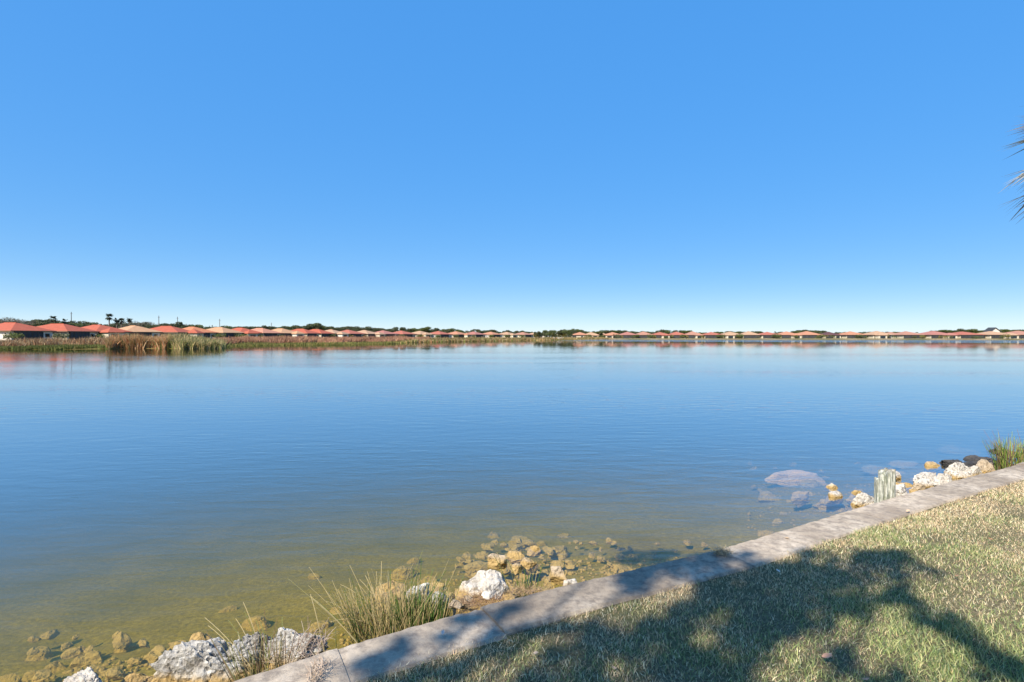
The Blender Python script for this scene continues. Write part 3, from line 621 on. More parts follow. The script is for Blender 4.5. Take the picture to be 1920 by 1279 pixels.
# dead twigs over the cap, straw heap, fallen leaves, dry tufts
def litter(name, label, cat, px, py, z, rx, ry, n, L, cols, up=0.15, kind=None, rad=0.0018):
    b = P(px, py, z); VV = []; QQ = []; CC = []; k_ = 0
    for _ in range(n):
        a = random.uniform(0, 2 * PI); r = math.sqrt(random.random()); p0 = np.array([math.cos(a) * r * rx, math.sin(a) * r * ry, random.uniform(0, up * .5)])
        a2 = random.uniform(0, 2 * PI); l = L * random.uniform(.4, 1.2); p1 = p0 + np.array([math.cos(a2) * l, math.sin(a2) * l, random.uniform(0, up)])
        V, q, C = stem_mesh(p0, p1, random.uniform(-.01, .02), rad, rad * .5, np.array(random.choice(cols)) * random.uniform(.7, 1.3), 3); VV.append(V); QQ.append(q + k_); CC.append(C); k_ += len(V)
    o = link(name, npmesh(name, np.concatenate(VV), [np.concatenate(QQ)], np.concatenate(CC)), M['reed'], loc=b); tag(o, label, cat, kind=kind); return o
litter('dead_weed', 'pinkish brown dead weed sprawling over the cap and the jagged rock', 'dead plant', 580, 1222, 0.44, 0.08, 0.16, 90, 0.10, [(0.36, 0.27, 0.20), (0.48, 0.38, 0.29), (0.26, 0.18, 0.13)], 0.07)
litter('dead_weed', 'pinkish dry weed tuft lying on the cap at the lower picture edge', 'dead plant', 594, 1262, 0.51, 0.04, 0.09, 90, 0.06, [(0.48, 0.36, 0.26), (0.56, 0.45, 0.34)], 0.04)
litter('straw_heap', 'heap of reddish brown dry straw between the white boulder and the cap', 'straw heap', 905, 1130, 0.12, 0.17, 0.10, 330, 0.10, [(0.30, 0.18, 0.09), (0.42, 0.28, 0.16), (0.2, 0.12, 0.07)], 0.04)
litter('straw_heap', 'thin layer of brown dry stems beside the green sprouts at the cap', 'straw heap', 985, 1112, 0.12, 0.22, 0.06, 200, 0.12, [(0.34, 0.22, 0.12), (0.42, 0.3, 0.18)], 0.03)
litter('straw_heap', 'dry bent stems caught on the rocks right of the small rushes', 'straw heap', 530, 1238, 0.26, 0.10, 0.08, 60, 0.13, [(0.40, 0.30, 0.18), (0.5, 0.4, 0.25), (0.25, 0.17, 0.1)], 0.05)
litter('dry_grass_tuft', 'tuft of pale dry grass on the cap at the end of the dark shadow', 'grass tuft', 1355, 1041, 0.50, 0.07, 0.03, 160, 0.06, [(0.62, 0.50, 0.33), (0.4, 0.33, 0.2)], 0.05)
def leaf(px, py, L, col, label, lift=0.03):
    p = P(px, py, LAWNZ + lift); n = 7; V = []; 
    for t in np.linspace(0, 1, n):
        wd = 0.32 * L * math.sin(PI * min(1, t * 0.93 + .05)) ; V += [(t * L, -wd, 0.18 * L * (t - .5) ** 2 + wd * .35), (t * L, 0, 0.18 * L * (t - .5) ** 2), (t * L, wd, 0.18 * L * (t - .5) ** 2 + wd * .5)]
    q = [[a * 3 + b, a * 3 + 3 + b, a * 3 + 4 + b, a * 3 + 1 + b] for a in range(n - 1) for b in (0, 1)]
    o = link('fallen_leaf', npmesh('fallen_leaf', np.array(V), [np.array(q)], np.tile(col, (len(V), 1))), M['reed'], loc=p); o.rotation_euler = (random.uniform(-.4, .4), random.uniform(-.5, .1), random.uniform(0, 6)); tag(o, label, 'leaf'); return o
leaf(1541, 1232, 0.05, (0.62, 0.36, 0.24), 'curled pinkish orange dead leaf on the lawn near the lower frame edge')
leaf(1551, 1226, 0.035, (0.70, 0.48, 0.34), 'second pale dead leaf touching the pinkish orange one')
leaf(1462, 1073, 0.035, (0.75, 0.74, 0.68), 'tiny pale leaf lying in the tree shadow')
leaf(1863, 1013, 0.04, (0.35, 0.18, 0.10), 'small brown leaf on the sunny lawn at the right')
leaf(1622, 1273, 0.05, (0.55, 0.33, 0.22), 'brown leaf at the bottom edge of the lawn')
leaf(830, 1190, 0.03, (0.6, 0.55, 0.5), 'small pale leaf on the shaded cap', 0.05)

for q, (x_, y_, L_, cc, lb) in enumerate([(1150, 1250, .035, (.5, .36, .24), 'small curled leaf in the shade left of the pinkish leaf'), (1320, 1130, .03, (.45, .3, .2), 'small brown leaf in the middle of the shade'), (1700, 960, .04, (.55, .4, .27), 'light brown leaf near the wooden post on the sunny lawn'), (1790, 1080, .035, (.42, .25, .15), 'brown leaf between the shadow and the right picture edge'), (1480, 1010, .035, (.5, .35, .2), 'leaf lying just above the edge of the shadow'), (1000, 1225, .03, (.5, .4, .3), 'dry leaf on the shaded lawn below the white boulder')]):
    leaf(x_, y_, L_, cc, lb, 0.02)
# ------------------------------------------------------------------ far houses
def boxmesh(name, bs):
    bm = bmesh.new()
    for (x0, x1, y0, y1, z0, z1) in bs:
        r = bmesh.ops.create_cube(bm, size=1.0)
        for vtx in r['verts']: vtx.co = (x0 + (vtx.co.x + .5) * (x1 - x0), y0 + (vtx.co.y + .5) * (y1 - y0), z0 + (vtx.co.z + .5) * (z1 - z0))
    me = bpy.data.meshes.new(name); bm.to_mesh(me); bm.free(); return me
def hip(name, w_, d_, z0, rise, oh=0.7):
    a, b = w_ / 2 + oh, d_ / 2 + oh; k_ = min(a, b) * 0.98
    rx, ry = (a - k_), (b - k_)
    V = np.array([(-a, -b, z0), (a, -b, z0), (a, b, z0), (-a, b, z0), (-a, -b, z0 + .18), (a, -b, z0 + .18), (a, b, z0 + .18), (-a, b, z0 + .18), (-rx, -ry, z0 + rise), (rx, -ry, z0 + rise), (rx, ry, z0 + rise), (-rx, ry, z0 + rise)], dtype=float)
    q = np.array([(0, 3, 2, 1), (0, 1, 5, 4), (1, 2, 6, 5), (2, 3, 7, 6), (3, 0, 4, 7), (4, 5, 9, 8), (5, 6, 10, 9), (6, 7, 11, 10), (7, 4, 8, 11), (8, 9, 10, 11)])
    return npmesh(name, V, [q]), V
def house(px, Yd, rz, roof, label, group, gz=None, W=12.5, D=15.5, wall='stucco', rise=2.6, lan=0.62, wing=0):
    x, y = Q(px, Yd); g_ = bz(x, y) if gz is None else gz
    root = empty('house', (x, y, g_), rz); tag(root, label, 'house', group)
    EH = 2.75
    link('wall', boxmesh('wall', [(-W / 2, W / 2, -D / 2, D / 2, -0.6, EH - 0.02)]), M[wall], root)
    me, V = hip('roof', W, D, EH, rise); rf = link('roof', me, M['roof_' + roof], root)
    rc = boxmesh('ridge_cap', [(-0.18, 0.18, -(D - W) / 2 - .3, (D - W) / 2 + .3, EH + rise - 0.03, EH + rise + 0.1)]); link('ridge_cap', rc, M['roof_' + roof], rf)
    a, b = W / 2 + .7, D / 2 + .7
    link('fascia', boxmesh('fascia', [(-a - .03, a + .03, -b - .04, -b - .005, EH - .05, EH + .16), (-a - .03, a + .03, b + .005, b + .04, EH - .05, EH + .16), (-a - .04, -a - .005, -b, b, EH - .05, EH + .16), (a + .005, a + .04, -b, b, EH - .05, EH + .16)]), M['fascia'], root)
    if wing:
        ww = W * 0.42; mw, Vw = hip('roof', ww, D * .3, 0, rise * .62, .5); rw = link('wing_roof', mw, M['roof_' + roof], root); rw.location = (W * wing, -D / 2 - D * .12, EH - 0.25)
        wb = link('wing_wall', boxmesh('wing_wall', [(W * wing - ww / 2, W * wing + ww / 2, -D / 2 - D * .27, -D / 2 - .6, -.5, EH - .27)]), M[wall], root)
        link('pane', boxmesh('pane', [(W * wing - ww * .3, W * wing + ww * .3, -D / 2 - D * .27 - .05, -D / 2 - D * .27 - .003, .4, 2.1)]), M['glass'], wb)
    # lanai on the lake side: dark screen with posts
    L = W * lan; x0 = -W / 2 + 0.8 if lan < .8 else -L / 2
    la = link('lanai', boxmesh('lanai', [(x0, x0 + L, -D / 2 - 0.45, -D / 2 - .003, -0.3, EH - 0.06)]), M['screen'], root)
    nb = 5
    link('screen_frame', boxmesh('screen_frame', [(x0 + L * t / nb - .05, x0 + L * t / nb + .05, -D / 2 - .52, -D / 2 - .453, -0.3, EH - .08) for t in range(nb + 1)] + [(x0 - .05, x0 + L + .05, -D / 2 - .55, -D / 2 - .523, 0.7, 0.8)]), M['frame'], la)
    for (u, ww) in ((x0 + L + (W / 2 - x0 - L) / 2, min(1.6, (W / 2 - x0 - L) * .6)),):
        if ww > 0.8:
            wi = link('window', boxmesh('window', [(u - ww / 2, u + ww / 2, -D / 2 - .06, -D / 2 - .004, 0.9, 2.2)]), M['white_paint'], root)
            link('pane', boxmesh('pane', [(u - ww / 2 + .1, u + ww / 2 - .1, -D / 2 - .09, -D / 2 - .063, 1.0, 2.1)]), M['glass'], wi)
    for v_ in (-D * .08, D * .28):
        for sgn in (-1,):
            xx = sgn * W / 2
            wi = link('window', boxmesh('window', [(xx - .06, xx - .004, v_ - .7, v_ + .7, 0.9, 2.1)]), M['white_paint'], root)
            link('pane', boxmesh('pane', [(xx - .09, xx - .063, v_ - .6, v_ + .6, 1.0, 2.0)]), M['glass'], wi)
    return root
ORD = ['first', 'second', 'third', 'fourth', 'fifth', 'sixth', 'seventh', 'eighth', 'ninth', 'tenth', 'eleventh', 'twelfth', 'thirteenth', 'fourteenth', 'fifteenth', 'sixteenth', 'seventeenth', 'eighteenth', 'nineteenth', 'twentieth', 'twenty-first', 'twenty-second', 'twenty-third', 'twenty-fourth', 'twenty-fifth', 'twenty-sixth']
LEFT = [(20, 160, 'red'), (108, 174, 'red'), (182, 191, 'red'), (250, 204, 'tan'), (312, 214, 'red'), (360, 232, 'orange'), (410, 243, 'tan'), (450, 256, 'red'), (487, 266, 'salmon'), (525, 279, 'tan'), (563, 291, 'red'), (592, 306, 'red'), (620, 320, 'tan'), (652, 337, 'red'), (683, 352, 'tan'), (718, 372, 'pink'), (752, 388, 'red'), (787, 407, 'tan'), (822, 424, 'red'), (855, 443, 'orange'), (888, 463, 'pink'), (920, 483, 'orange'), (950, 503, 'tan'), (980, 523, 'salmon'), (1003, 540, 'tan')]
CN = {'red': 'red', 'tan': 'light tan', 'orange': 'orange', 'salmon': 'salmon', 'pink': 'pink red', 'dark': 'dark maroon'}
HP = []
for q, (px, Yd, rf) in enumerate(LEFT):
    x, y = Q(px, Yd); nx, ny = Q(*(LEFT[q + 1] if q + 1 < len(LEFT) else LEFT[q - 1])[:2]); ax = math.atan2(ny - y, nx - x) if q + 1 < len(LEFT) else math.atan2(y - ny, x - nx)
    house(px, Yd, ax, rf if q < 12 else 'far_' + rf, f'low {CN[rf]} roofed house, {ORD[q]} from the left behind the reeds', 'houses in the left row', gz=0.95, W=11.8 if q < 12 else 14.0, wall='stucco' if q % 3 else 'stucco2', lan=0.66, wing=(0, 0, -.2, 0, .22)[q % 5])
    HP.append((px, Yd, ORD[q], 'left'))
RIGHT = [(1087, 395, 'orange', 12), (1108, 420, 'tan', 12), (1124, 428, 'tan', 12), (1148, 400, 'orange', 13), (1176, 398, 'pink', 13), (1206, 398, 'salmon', 12), (1237, 396, 'red', 12.5), (1268, 394, 'red', 12), (1298, 392, 'salmon', 11), (1333, 390, 'red', 12.5), (1368, 388, 'tan', 13), (1403, 386, 'tan', 11.5), (1438, 384, 'red', 12.5), (1474, 382, 'orange', 13), (1512, 380, 'orange', 13.5), (1553, 376, 'dark', 9), (1594, 374, 'orange', 13), (1643, 370, 'tan', 13.5), (1669, 400, 'salmon', 11), (1698, 368, 'salmon', 14), (1749, 364, 'pink', 15), (1803, 360, 'red', 16), (1857, 356, 'tan', 15), (1908, 352, 'salmon', 16)]
for q, (px, Yd, rf, W_) in enumerate(RIGHT):
    house(px, Yd, R(-4) + (px - 1500) / 8000, 'far_' + rf, f'low {CN[rf]} roofed house, {ORD[q]} in the row across the lake', 'houses across the lake on the right', gz=0.40, W=W_, D=W_ + 2, wall='stucco', rise=2.2 + 0.25 * ((q * 7) % 3), lan=(0.2 if q == 0 else 0.78 if q % 5 == 2 else 0.96), wing=(0, .24, 0, -.22, 0, 0, .2)[q % 7])
    HP.append((px, Yd, ORD[q], 'right'))
# dark gabled tower with a white gable behind the last tan roof
x, y = Q(1860, 372); root = empty('gabled_house', (x, y, 0.5)); tag(root, 'taller house with dark pointed roof and white gable above the tan roof at the right', 'house')
link('wall', boxmesh('wall', [(-3.2, 3.2, -2.5, 2.5, -.5, 5.2)]), M['stucco2'], root)
V = np.array([(-3.2, -2.5, 5.2), (3.2, -2.5, 5.2), (0, -2.5, 7.4), (-3.2, -2.3, 5.2), (3.2, -2.3, 5.2), (0, -2.3, 7.4)], float)
link('gable', npmesh('gable', V, [np.array([(0, 1, 2), (3, 5, 4)]), np.array([(0, 2, 5, 3), (2, 1, 4, 5), (1, 0, 3, 4)])]), M['stucco2'], root)
V = np.array([(-3.9, -3, 4.8), (0, -3, 7.6), (3.9, -3, 4.8), (-3.9, 3, 4.8), (0, 3, 7.6), (3.9, 3, 4.8), (-3.9, -3, 5.1), (0, -3, 7.95), (3.9, -3, 5.1), (-3.9, 3, 5.1), (0, 3, 7.95), (3.9, 3, 5.1)], float)
link('roof', npmesh('roof', V, [np.array([(0, 1, 4, 3), (1, 2, 5, 4), (6, 9, 10, 7), (7, 10, 11, 8), (0, 6, 7, 1), (1, 7, 8, 2), (3, 4, 10, 9), (4, 5, 11, 10), (0, 3, 9, 6), (2, 8, 11, 5)])]), M['screen'], root)
# white low walls by the water and the pale retaining wall across the lake
x0, y0 = Q(1031, 330); x1, y1 = Q(1056, 332); root = empty('white_wall', ((x0 + x1) / 2, (y0 + y1) / 2, 0.3)); hw = (x1 - x0) / 2
tag(root, 'low white wall with raised piers in front of the green trees across the lake', 'wall')
link('wall', boxmesh('wall', [(-hw, hw, -.15, .15, -.4, 0.75)]), M['white_paint'], root)
for t in (-0.9, -.35, .3, .62, .95): link('pier', boxmesh('pier', [(hw * t - .5, hw * t + .5, -.3, .3, -.4, 1.15)]), M['white_paint'], root)
bm = bmesh.new(); rows = []
for px in range(1120, 2080, 20):
    th = math.atan2((px - CX) / F, 1); rs = float(shore_r(np.array([th]))[0]) + 3.0
    x, y = rs * math.sin(th), rs * math.cos(th); rows.append([bm.verts.new(c_) for c_ in ((x, y - .2, -.8), (x, y - .2, .42), (x, y + .3, .42), (x, y + .3, -.8))])
for r0, r1 in zip(rows[:-1], rows[1:]):
    for a in range(3): bm.faces.new((r0[a], r0[a + 1], r1[a + 1], r1[a]))
bmesh.ops.recalc_face_normals(bm, faces=bm.faces); me = bpy.data.meshes.new('retaining_wall'); bm.to_mesh(me); bm.free()
o = link('retaining_wall', me, M['concrete']); tag(o, 'long pale low retaining wall along the far right shore below the houses', 'retaining wall')

# ------------------------------------------------------------------ trees
def tube(V, Q_, p0, p1, r0, r1, n=6):
    b = len(V); ax = (Vector(p1) - Vector(p0)); q = ax.to_track_quat('Z', 'Y')
    for c_, r in ((p0, r0), (p1, r1)):
        for a in range(n): V.append(tuple(Vector(c_) + q @ Vector((math.cos(2 * PI * a / n) * r, math.sin(2 * PI * a / n) * r, 0))))
    for a in range(n): Q_.append((b + a, b + (a + 1) % n, b + n + (a + 1) % n, b + n + a))
def crown_mesh(name, seed, clumps, nleaf, ls, cols, squash=0.7):
    r_ = np.random.default_rng(seed); V = []; C = []
    for (c_, rad_) in clumps:
        n = int(nleaf * rad_ ** 2) + 8
        d = r_.normal(size=(n, 3)); d /= np.linalg.norm(d, axis=1)[:, None]
        p = np.array(c_) + d * rad_ * (r_.uniform(0.35, 1.08, n) ** 0.6)[:, None] * (1, 1, squash)
        u = r_.normal(size=(n, 3)); u /= np.linalg.norm(u, axis=1)[:, None]; w_ = np.cross(u, r_.normal(size=(n, 3))); w_ /= np.linalg.norm(w_, axis=1)[:, None]
        s = (ls * r_.uniform(.6, 1.4, n))[:, None]
        q = np.stack([p - u * s, p - w_ * s * .5, p + u * s, p + w_ * s * .5], 1); V.append(q.reshape(-1, 3))
        cc = np.array(cols)[r_.integers(0, len(cols), n)] * r_.uniform(.75, 1.25, n)[:, None]; C.append(np.repeat(cc, 4, axis=0))
    V = np.concatenate(V); C = np.concatenate(C); n = len(V) // 4
    return npmesh(name, V, [np.arange(n * 4).reshape(n, 4)], C)
DG = [(0.07, 0.09, 0.04), (0.09, 0.11, 0.05), (0.055, 0.075, 0.035), (0.12, 0.12, 0.06)]
LG = [(0.10, 0.13, 0.03), (0.075, 0.11, 0.03), (0.14, 0.15, 0.05)]
BR = [(0.17, 0.145, 0.11), (0.13, 0.12, 0.09), (0.20, 0.17, 0.13), (0.12, 0.13, 0.08)]
TREES = {}
def make_variant(kind, seed):
    r_ = random.Random(seed); cl = []                       # unit tree: height 1, crown width about 1
    for _ in range(9): cl.append(((r_.uniform(-.34, .34), r_.uniform(-.3, .3), r_.uniform(.5, .84)), r_.uniform(.13, .22)))
    cols = {'dark': DG, 'light': LG, 'bare': BR}[kind]
    cr = crown_mesh('crown', seed, cl, 9000 if kind != 'bare' else 3500, 0.030 if kind != 'bare' else 0.018, cols)
    cr.materials.append(M['leafc'])
    V = []; Qd = []; tube(V, Qd, (0, 0, -.05), (0.01, 0, .5), .03, .02)
    for c_, r in cl: tube(V, Qd, (0.01, 0, .42), c_, .014, .005, 4)
    tk = npmesh('trunk', np.array(V), [np.array(Qd)]); tk.materials.append(M['bark'])
    return cr, tk
for kd in ('dark', 'light', 'bare'): TREES[kd] = [make_variant(kd, 100 + 7 * q + len(kd)) for q in range(4)]
used = {}
def tree(px, topy, Yd, kind, wid=1.0, name='tree', gz=0.9):
    x, y = Q(px, Yd); ztop = EYE + (631 - topy) / F * Yd; H = ztop - gz
    cr, tk = random.choice(TREES[kind]); root = empty(name, (x, y, gz), random.uniform(0, 6))
    for nm, mm in (('crown', cr), ('trunk', tk)):
        o = bpy.data.objects.new(nm, mm); COL.objects.link(o); o.parent = root; o.scale = (H * wid * 1.1, H * wid * 1.1, H / 0.95)
    near = min((h for h in HP), key=lambda h: abs(h[0] - px)); side = 'left of' if px < near[0] - 3 else 'right of' if px > near[0] + 3 else 'over'
    row = 'house behind the reeds' if near[3] == 'left' else 'house across the lake'
    kn = {'dark': 'dark green', 'light': 'bright green', 'bare': 'thin grey brown'}[kind]
    key = (near, side, kind); used[key] = used.get(key, 0) + 1
    ex = ['', 'another ', 'farther ', 'small ', 'low ', 'faint ', 'narrow ', 'wide ', 'ragged ', 'dim '][min(9, used[key] - 1)]
    tag(root, f'{ex}{kn} tree just {side} the {near[2]} {row}', 'tree', 'trees behind the houses'); return root
T = [(2, 600, 'bare'), (10, 597, 'bare'), (20, 595, 'bare'), (32, 598, 'bare'), (44, 598, 'bare'), (56, 600, 'bare'), (66, 601, 'dark'), (76, 599, 'dark'), (87, 600, 'dark'), (97, 603, 'dark'), (112, 604, 'dark'), (143, 602, 'light'), (134, 605, 'light'), (158, 606, 'dark'), (167, 605, 'dark'), (186, 609, 'dark'), (196, 610, 'bare'), (214, 606, 'bare'), (224, 607, 'bare'), (232, 606, 'dark'), (255, 602, 'bare'), (266, 602, 'bare'), (276, 603, 'bare'), (290, 607, 'dark'), (302, 606, 'bare'), (314, 605, 'dark'), (324, 604, 'dark'), (334, 607, 'dark'), (345, 608, 'bare'), (357, 609, 'light'), (370, 610, 'light'), (382, 613, 'dark'), (392, 614, 'dark'), (405, 612, 'dark'), (425, 612, 'light'), (434, 613, 'dark'), (447, 613, 'dark'), (456, 613, 'dark'), (468, 613, 'dark'), (478, 613, 'dark'), (490, 611, 'dark'), (500, 611, 'dark'), (512, 613, 'light'), (523, 612, 'dark'), (535, 612, 'dark'), (547, 613, 'light'), (559, 611, 'dark'), (568, 611, 'dark'), (585, 607, 'dark'), (592, 607, 'light'), (608, 613, 'dark'), (618, 613, 'dark'), (630, 615, 'dark'),
     (645, 613, 'dark'), (657, 617, 'dark'), (668, 613, 'dark'), (680, 615, 'dark'), (692, 615, 'bare'), (701, 613, 'dark'), (713, 616, 'dark'), (724, 616, 'dark'), (735, 617, 'dark'), (752, 614, 'dark'), (764, 617, 'dark'), (773, 617, 'light'), (782, 614, 'light'), (791, 616, 'light'), (800, 614, 'light'), (815, 616, 'dark'), (826, 618, 'light'), (836, 618, 'dark'), (848, 617, 'light'), (860, 619, 'light'), (870, 620, 'dark'), (882, 621, 'dark'), (895, 618, 'dark'), (905, 621, 'dark'), (914, 619, 'dark'), (925, 619, 'dark'), (936, 623, 'dark'), (948, 620, 'dark'), (960, 622, 'dark'), (972, 621, 'dark'), (982, 620, 'dark'), (993, 622, 'dark')]
T = T + [(px + random.uniform(3, 7), ty + random.uniform(0, 3), random.choice((kd, kd, 'dark'))) for px, ty, kd in T if px < 640]
for px, ty, kd in T:
    ty -= 1.2
    Yd = np.interp(px, [0, 110, 250, 410, 565, 683, 822, 1000], [215, 235, 270, 310, 360, 420, 500, 620])
    tree(px, ty, Yd + random.uniform(-8, 20), kd, random.uniform(.95, 1.3) * (1.3 if ty > 610 else 1.05), 'bare_tree' if kd == 'bare' else 'tree')
for px, ty in [(1006, 622), (1014, 621), (1022, 619), (1030, 619), (1038, 619), (1047, 618), (1056, 618), (1064, 617), (1072, 618), (1080, 616), (1087, 617), (1094, 619), (1100, 622)]:
    tree(px, ty, 440 + random.uniform(-15, 15), random.choice(['light', 'dark', 'light']), 1.15)
for px, ty, kd in [(1112, 623, 'dark'), (1135, 621, 'dark'), (1143, 621, 'dark'), (1160, 622, 'dark'), (1168, 621, 'dark'), (1190, 624, 'light'), (1201, 623, 'dark'), (1222, 624, 'dark'), (1238, 620, 'dark'), (1252, 624, 'dark'), (1275, 621, 'dark'), (1284, 625, 'dark'), (1312, 625, 'light'), (1340, 623, 'dark'), (1350, 625, 'light'), (1362, 623, 'dark'), (1372, 623, 'dark'), (1388, 624, 'light'), (1396, 624, 'dark'), (1412, 623, 'dark'), (1419, 623, 'light'), (1456, 624, 'dark'), (1490, 621, 'dark'), (1500, 621, 'light'), (1510, 620, 'dark'), (1520, 620, 'dark'), (1532, 624, 'light'), (1575, 624, 'dark'), (1584, 625, 'light'), (1616, 624, 'dark'), (1626, 624, 'dark'), (1657, 624, 'dark'), (1682, 624, 'dark'), (1725, 625, 'light'), (1750, 621, 'dark'), (1775, 621, 'light'), (1788, 619, 'light'), (1800, 620, 'dark'), (1812, 618, 'dark'), (1825, 621, 'dark'), (1840, 621, 'bare'), (1850, 620, 'bare'), (1880, 620, 'light'), (1890, 619, 'light'), (1900, 621, 'light'), (1915, 620, 'dark')]:
    tree(px, ty - 2.2, 425 + random.uniform(-12, 15), kd, random.uniform(1.3, 1.8), gz=0.5); tree(px + random.uniform(6, 16), ty - 1.2, 430 + random.uniform(-12, 15), random.choice(('light', 'dark')), random.uniform(1.3, 1.9), gz=0.5)
# far off wood that reads as one mass, beyond everything
cl = []
for px in np.arange(-80, 2050, 7.0):
    Yd = 700 + rng.uniform(-15, 15); x, y = Q(px, Yd); top = np.interp(px, [0, 300, 640, 960, 1100, 1920], [606, 611, 618, 624, 625, 624]) + rng.uniform(-1.2, 1.2)
    H = EYE + (631 - top) / F * Yd; cl.append(((x, y, H * .55), H * .5))
me = crown_mesh('distant_wood', 5, cl, 0.0 + 2.2, 1.3, DG, 1.0); o = link('distant_wood', me, M['leafc']); tag(o, 'distant low wood closing the horizon behind all the houses', 'wood', kind='stuff')

# shrubs and small palms between the houses
sm = []
for q in range(5):
    r_ = random.Random(q); cl = [((r_.uniform(-.5, .5), r_.uniform(-.4, .4), r_.uniform(.25, .7)), r_.uniform(.25, .4)) for _ in range(6)]
    mm = crown_mesh('foliage', 300 + q, cl, 260, 0.075, [DG, LG, [(0.20, 0.19, 0.05), (0.30, 0.2, 0.05), (0.12, 0.13, 0.04)], DG, LG][q]); mm.materials.append(M['leafc']); sm.append(mm)
def shrub(px, Yd, s, side):
    x, y = Q(px, Yd); q = random.randrange(5); root = empty('shrub', (x, y, 0.9 if side == 'left' else 0.5), random.uniform(0, 6)); o = bpy.data.objects.new('foliage', sm[q]); COL.objects.link(o); o.parent = root; o.scale = (s * 1.3, s, s)
    near = min((h for h in HP if h[3] == side), key=lambda h: abs(h[0] - px)); dd = 'left end' if px < near[0] - 1 else 'right end'
    cn = ['dark green', 'bright green', 'yellow orange', 'deep green', 'fresh green'][q]; key = ('s', near, dd, q); used[key] = used.get(key, 0) + 1
    tag(root, f'{["", "second ", "third ", "tiny ", "broad ", "loose ", "low ", "round "][min(7, used[key] - 1)]}{cn} shrub at the {dd} of the {near[2]} house {"behind the reeds" if side == "left" else "across the lake"}', 'shrub', 'shrubs around the houses')
for q, (px, Yd, rf) in enumerate(LEFT):
    for _ in range(4 if q < 12 else 6): shrub(px + (random.uniform(-.02, .065) if q < 12 else random.uniform(-.055, .055)) * 14000 / Yd, Yd - random.uniform(8, 14), random.uniform(1.7, 3.1) if q < 12 else random.uniform(2.2, 3.6), 'left')
for q, (px, Yd, rf, W_) in enumerate(RIGHT):
    for _ in range(3): shrub(px + random.choice((-1, 1)) * random.uniform(W_ * .42, W_ * .62) * 1000 / Yd, Yd - W_ / 2 - random.uniform(1, 5), random.uniform(2.0, 4.2), 'right')

for px in range(1006, 1104, 6): shrub(px, 436, random.uniform(5.0, 7.5), 'right')
# palms
def frond(L, nl, ll, droop, col, seed, wdt=0.03, fan=False):
    r_ = np.random.default_rng(seed); V = []; Fq = []; C = []
    def quad(p, d, l, wd, dr, c):
        d = np.array(d) / np.linalg.norm(d); s = np.cross(d, (0, 0, 1)); s = s / (np.linalg.norm(s) + 1e-6) * wd * .5; b = len(V)
        m = p + d * l * .55 + np.array([0, 0, -dr * l * .22]); t = p + d * l + np.array([0, 0, -dr * l])
        V.extend([p - s * .6, p + s * .6, m - s, m + s, t]); C.extend([c] * 5); Fq.append((b, b + 1, b + 3, b + 2)); Fq.append((b + 2, b + 3, b + 4, b + 4))
    pts_ = []
    for t in np.linspace(0, 1, 9): pts_.append(np.array([L * t, 0, L * (0.30 * t - droop * t * t)]))
    for a, b in zip(pts_[:-1], pts_[1:]):
        k_ = len(V); w2 = 0.022
        V.extend([a + (0, -w2, 0), a + (0, w2, 0), b + (0, -w2, 0), b + (0, w2, 0)]); C.extend([np.array(col) * 1.2] * 4); Fq.append((k_, k_ + 1, k_ + 3, k_ + 2))
    for q in range(nl):
        t = 0.45 + 0.55 * q / nl if fan else 0.18 + 0.82 * q / nl
        p = np.array([np.interp(t, np.linspace(0, 1, 9), [z[i_] for z in pts_]) for i_ in range(3)])
        for sg in (-1, 1):
            th = (1.25 - 1.05 * (q / nl)) * sg; d = (math.cos(th), math.sin(th), 0.12 * r_.uniform(-1, 1))
            l = ll * math.sin(PI * min(.97, .18 + .78 * q / nl)) ** .5 * r_.uniform(.85, 1.1) if not fan else ll * r_.uniform(.85, 1.1)
            quad(p, d, l, wdt, r_.uniform(.2, .75), np.array(col) * r_.uniform(.7, 1.4))
    Fq3 = np.array([f[:3] for f in Fq if f[2] == f[3]]); Fq4 = np.array([f for f in Fq if f[2] != f[3]])
    return npmesh('frond', np.array(V), [Fq4, Fq3], np.array(C))
def palm(loc, H, cr, label, n=26, name='palm_tree', nl=16, trunk_r=0.14, seed=0, wdt=0.05, cols=((0.08, 0.11, 0.035), (0.12, 0.14, 0.05)), group=None, low=-0.9):
    r_ = random.Random(seed); root = empty(name, loc); tag(root, label, 'palm tree', group)
    V = []; Qd = []; 
    for q in range(10):
        tube(V, Qd, (0, 0, -.3 + (H + .3) * q / 10), (0, 0, -.3 + (H + .3) * (q + 1) / 10 + .02), trunk_r * (1.08 if q % 2 else 1), trunk_r * .96, 10)
    link('trunk', npmesh('trunk', np.array(V), [np.array(Qd)]), M['bark'], root)
    ms = [frond(cr, nl, cr * .55, r_.uniform(.35, .6), r_.choice(cols), seed * 50 + q, wdt, True) for q in range(4)]
    for mm in ms: mm.materials.append(M['leafc'])
    for q in range(n):
        o = bpy.data.objects.new('frond', r_.choice(ms)); COL.objects.link(o); o.parent = root; o.location = (0, 0, H)
        o.rotation_euler = (r_.uniform(-.2, .2), -r_.uniform(low, 1.25), 2 * PI * (q * .381966) + r_.uniform(-.2, .2))
    return root
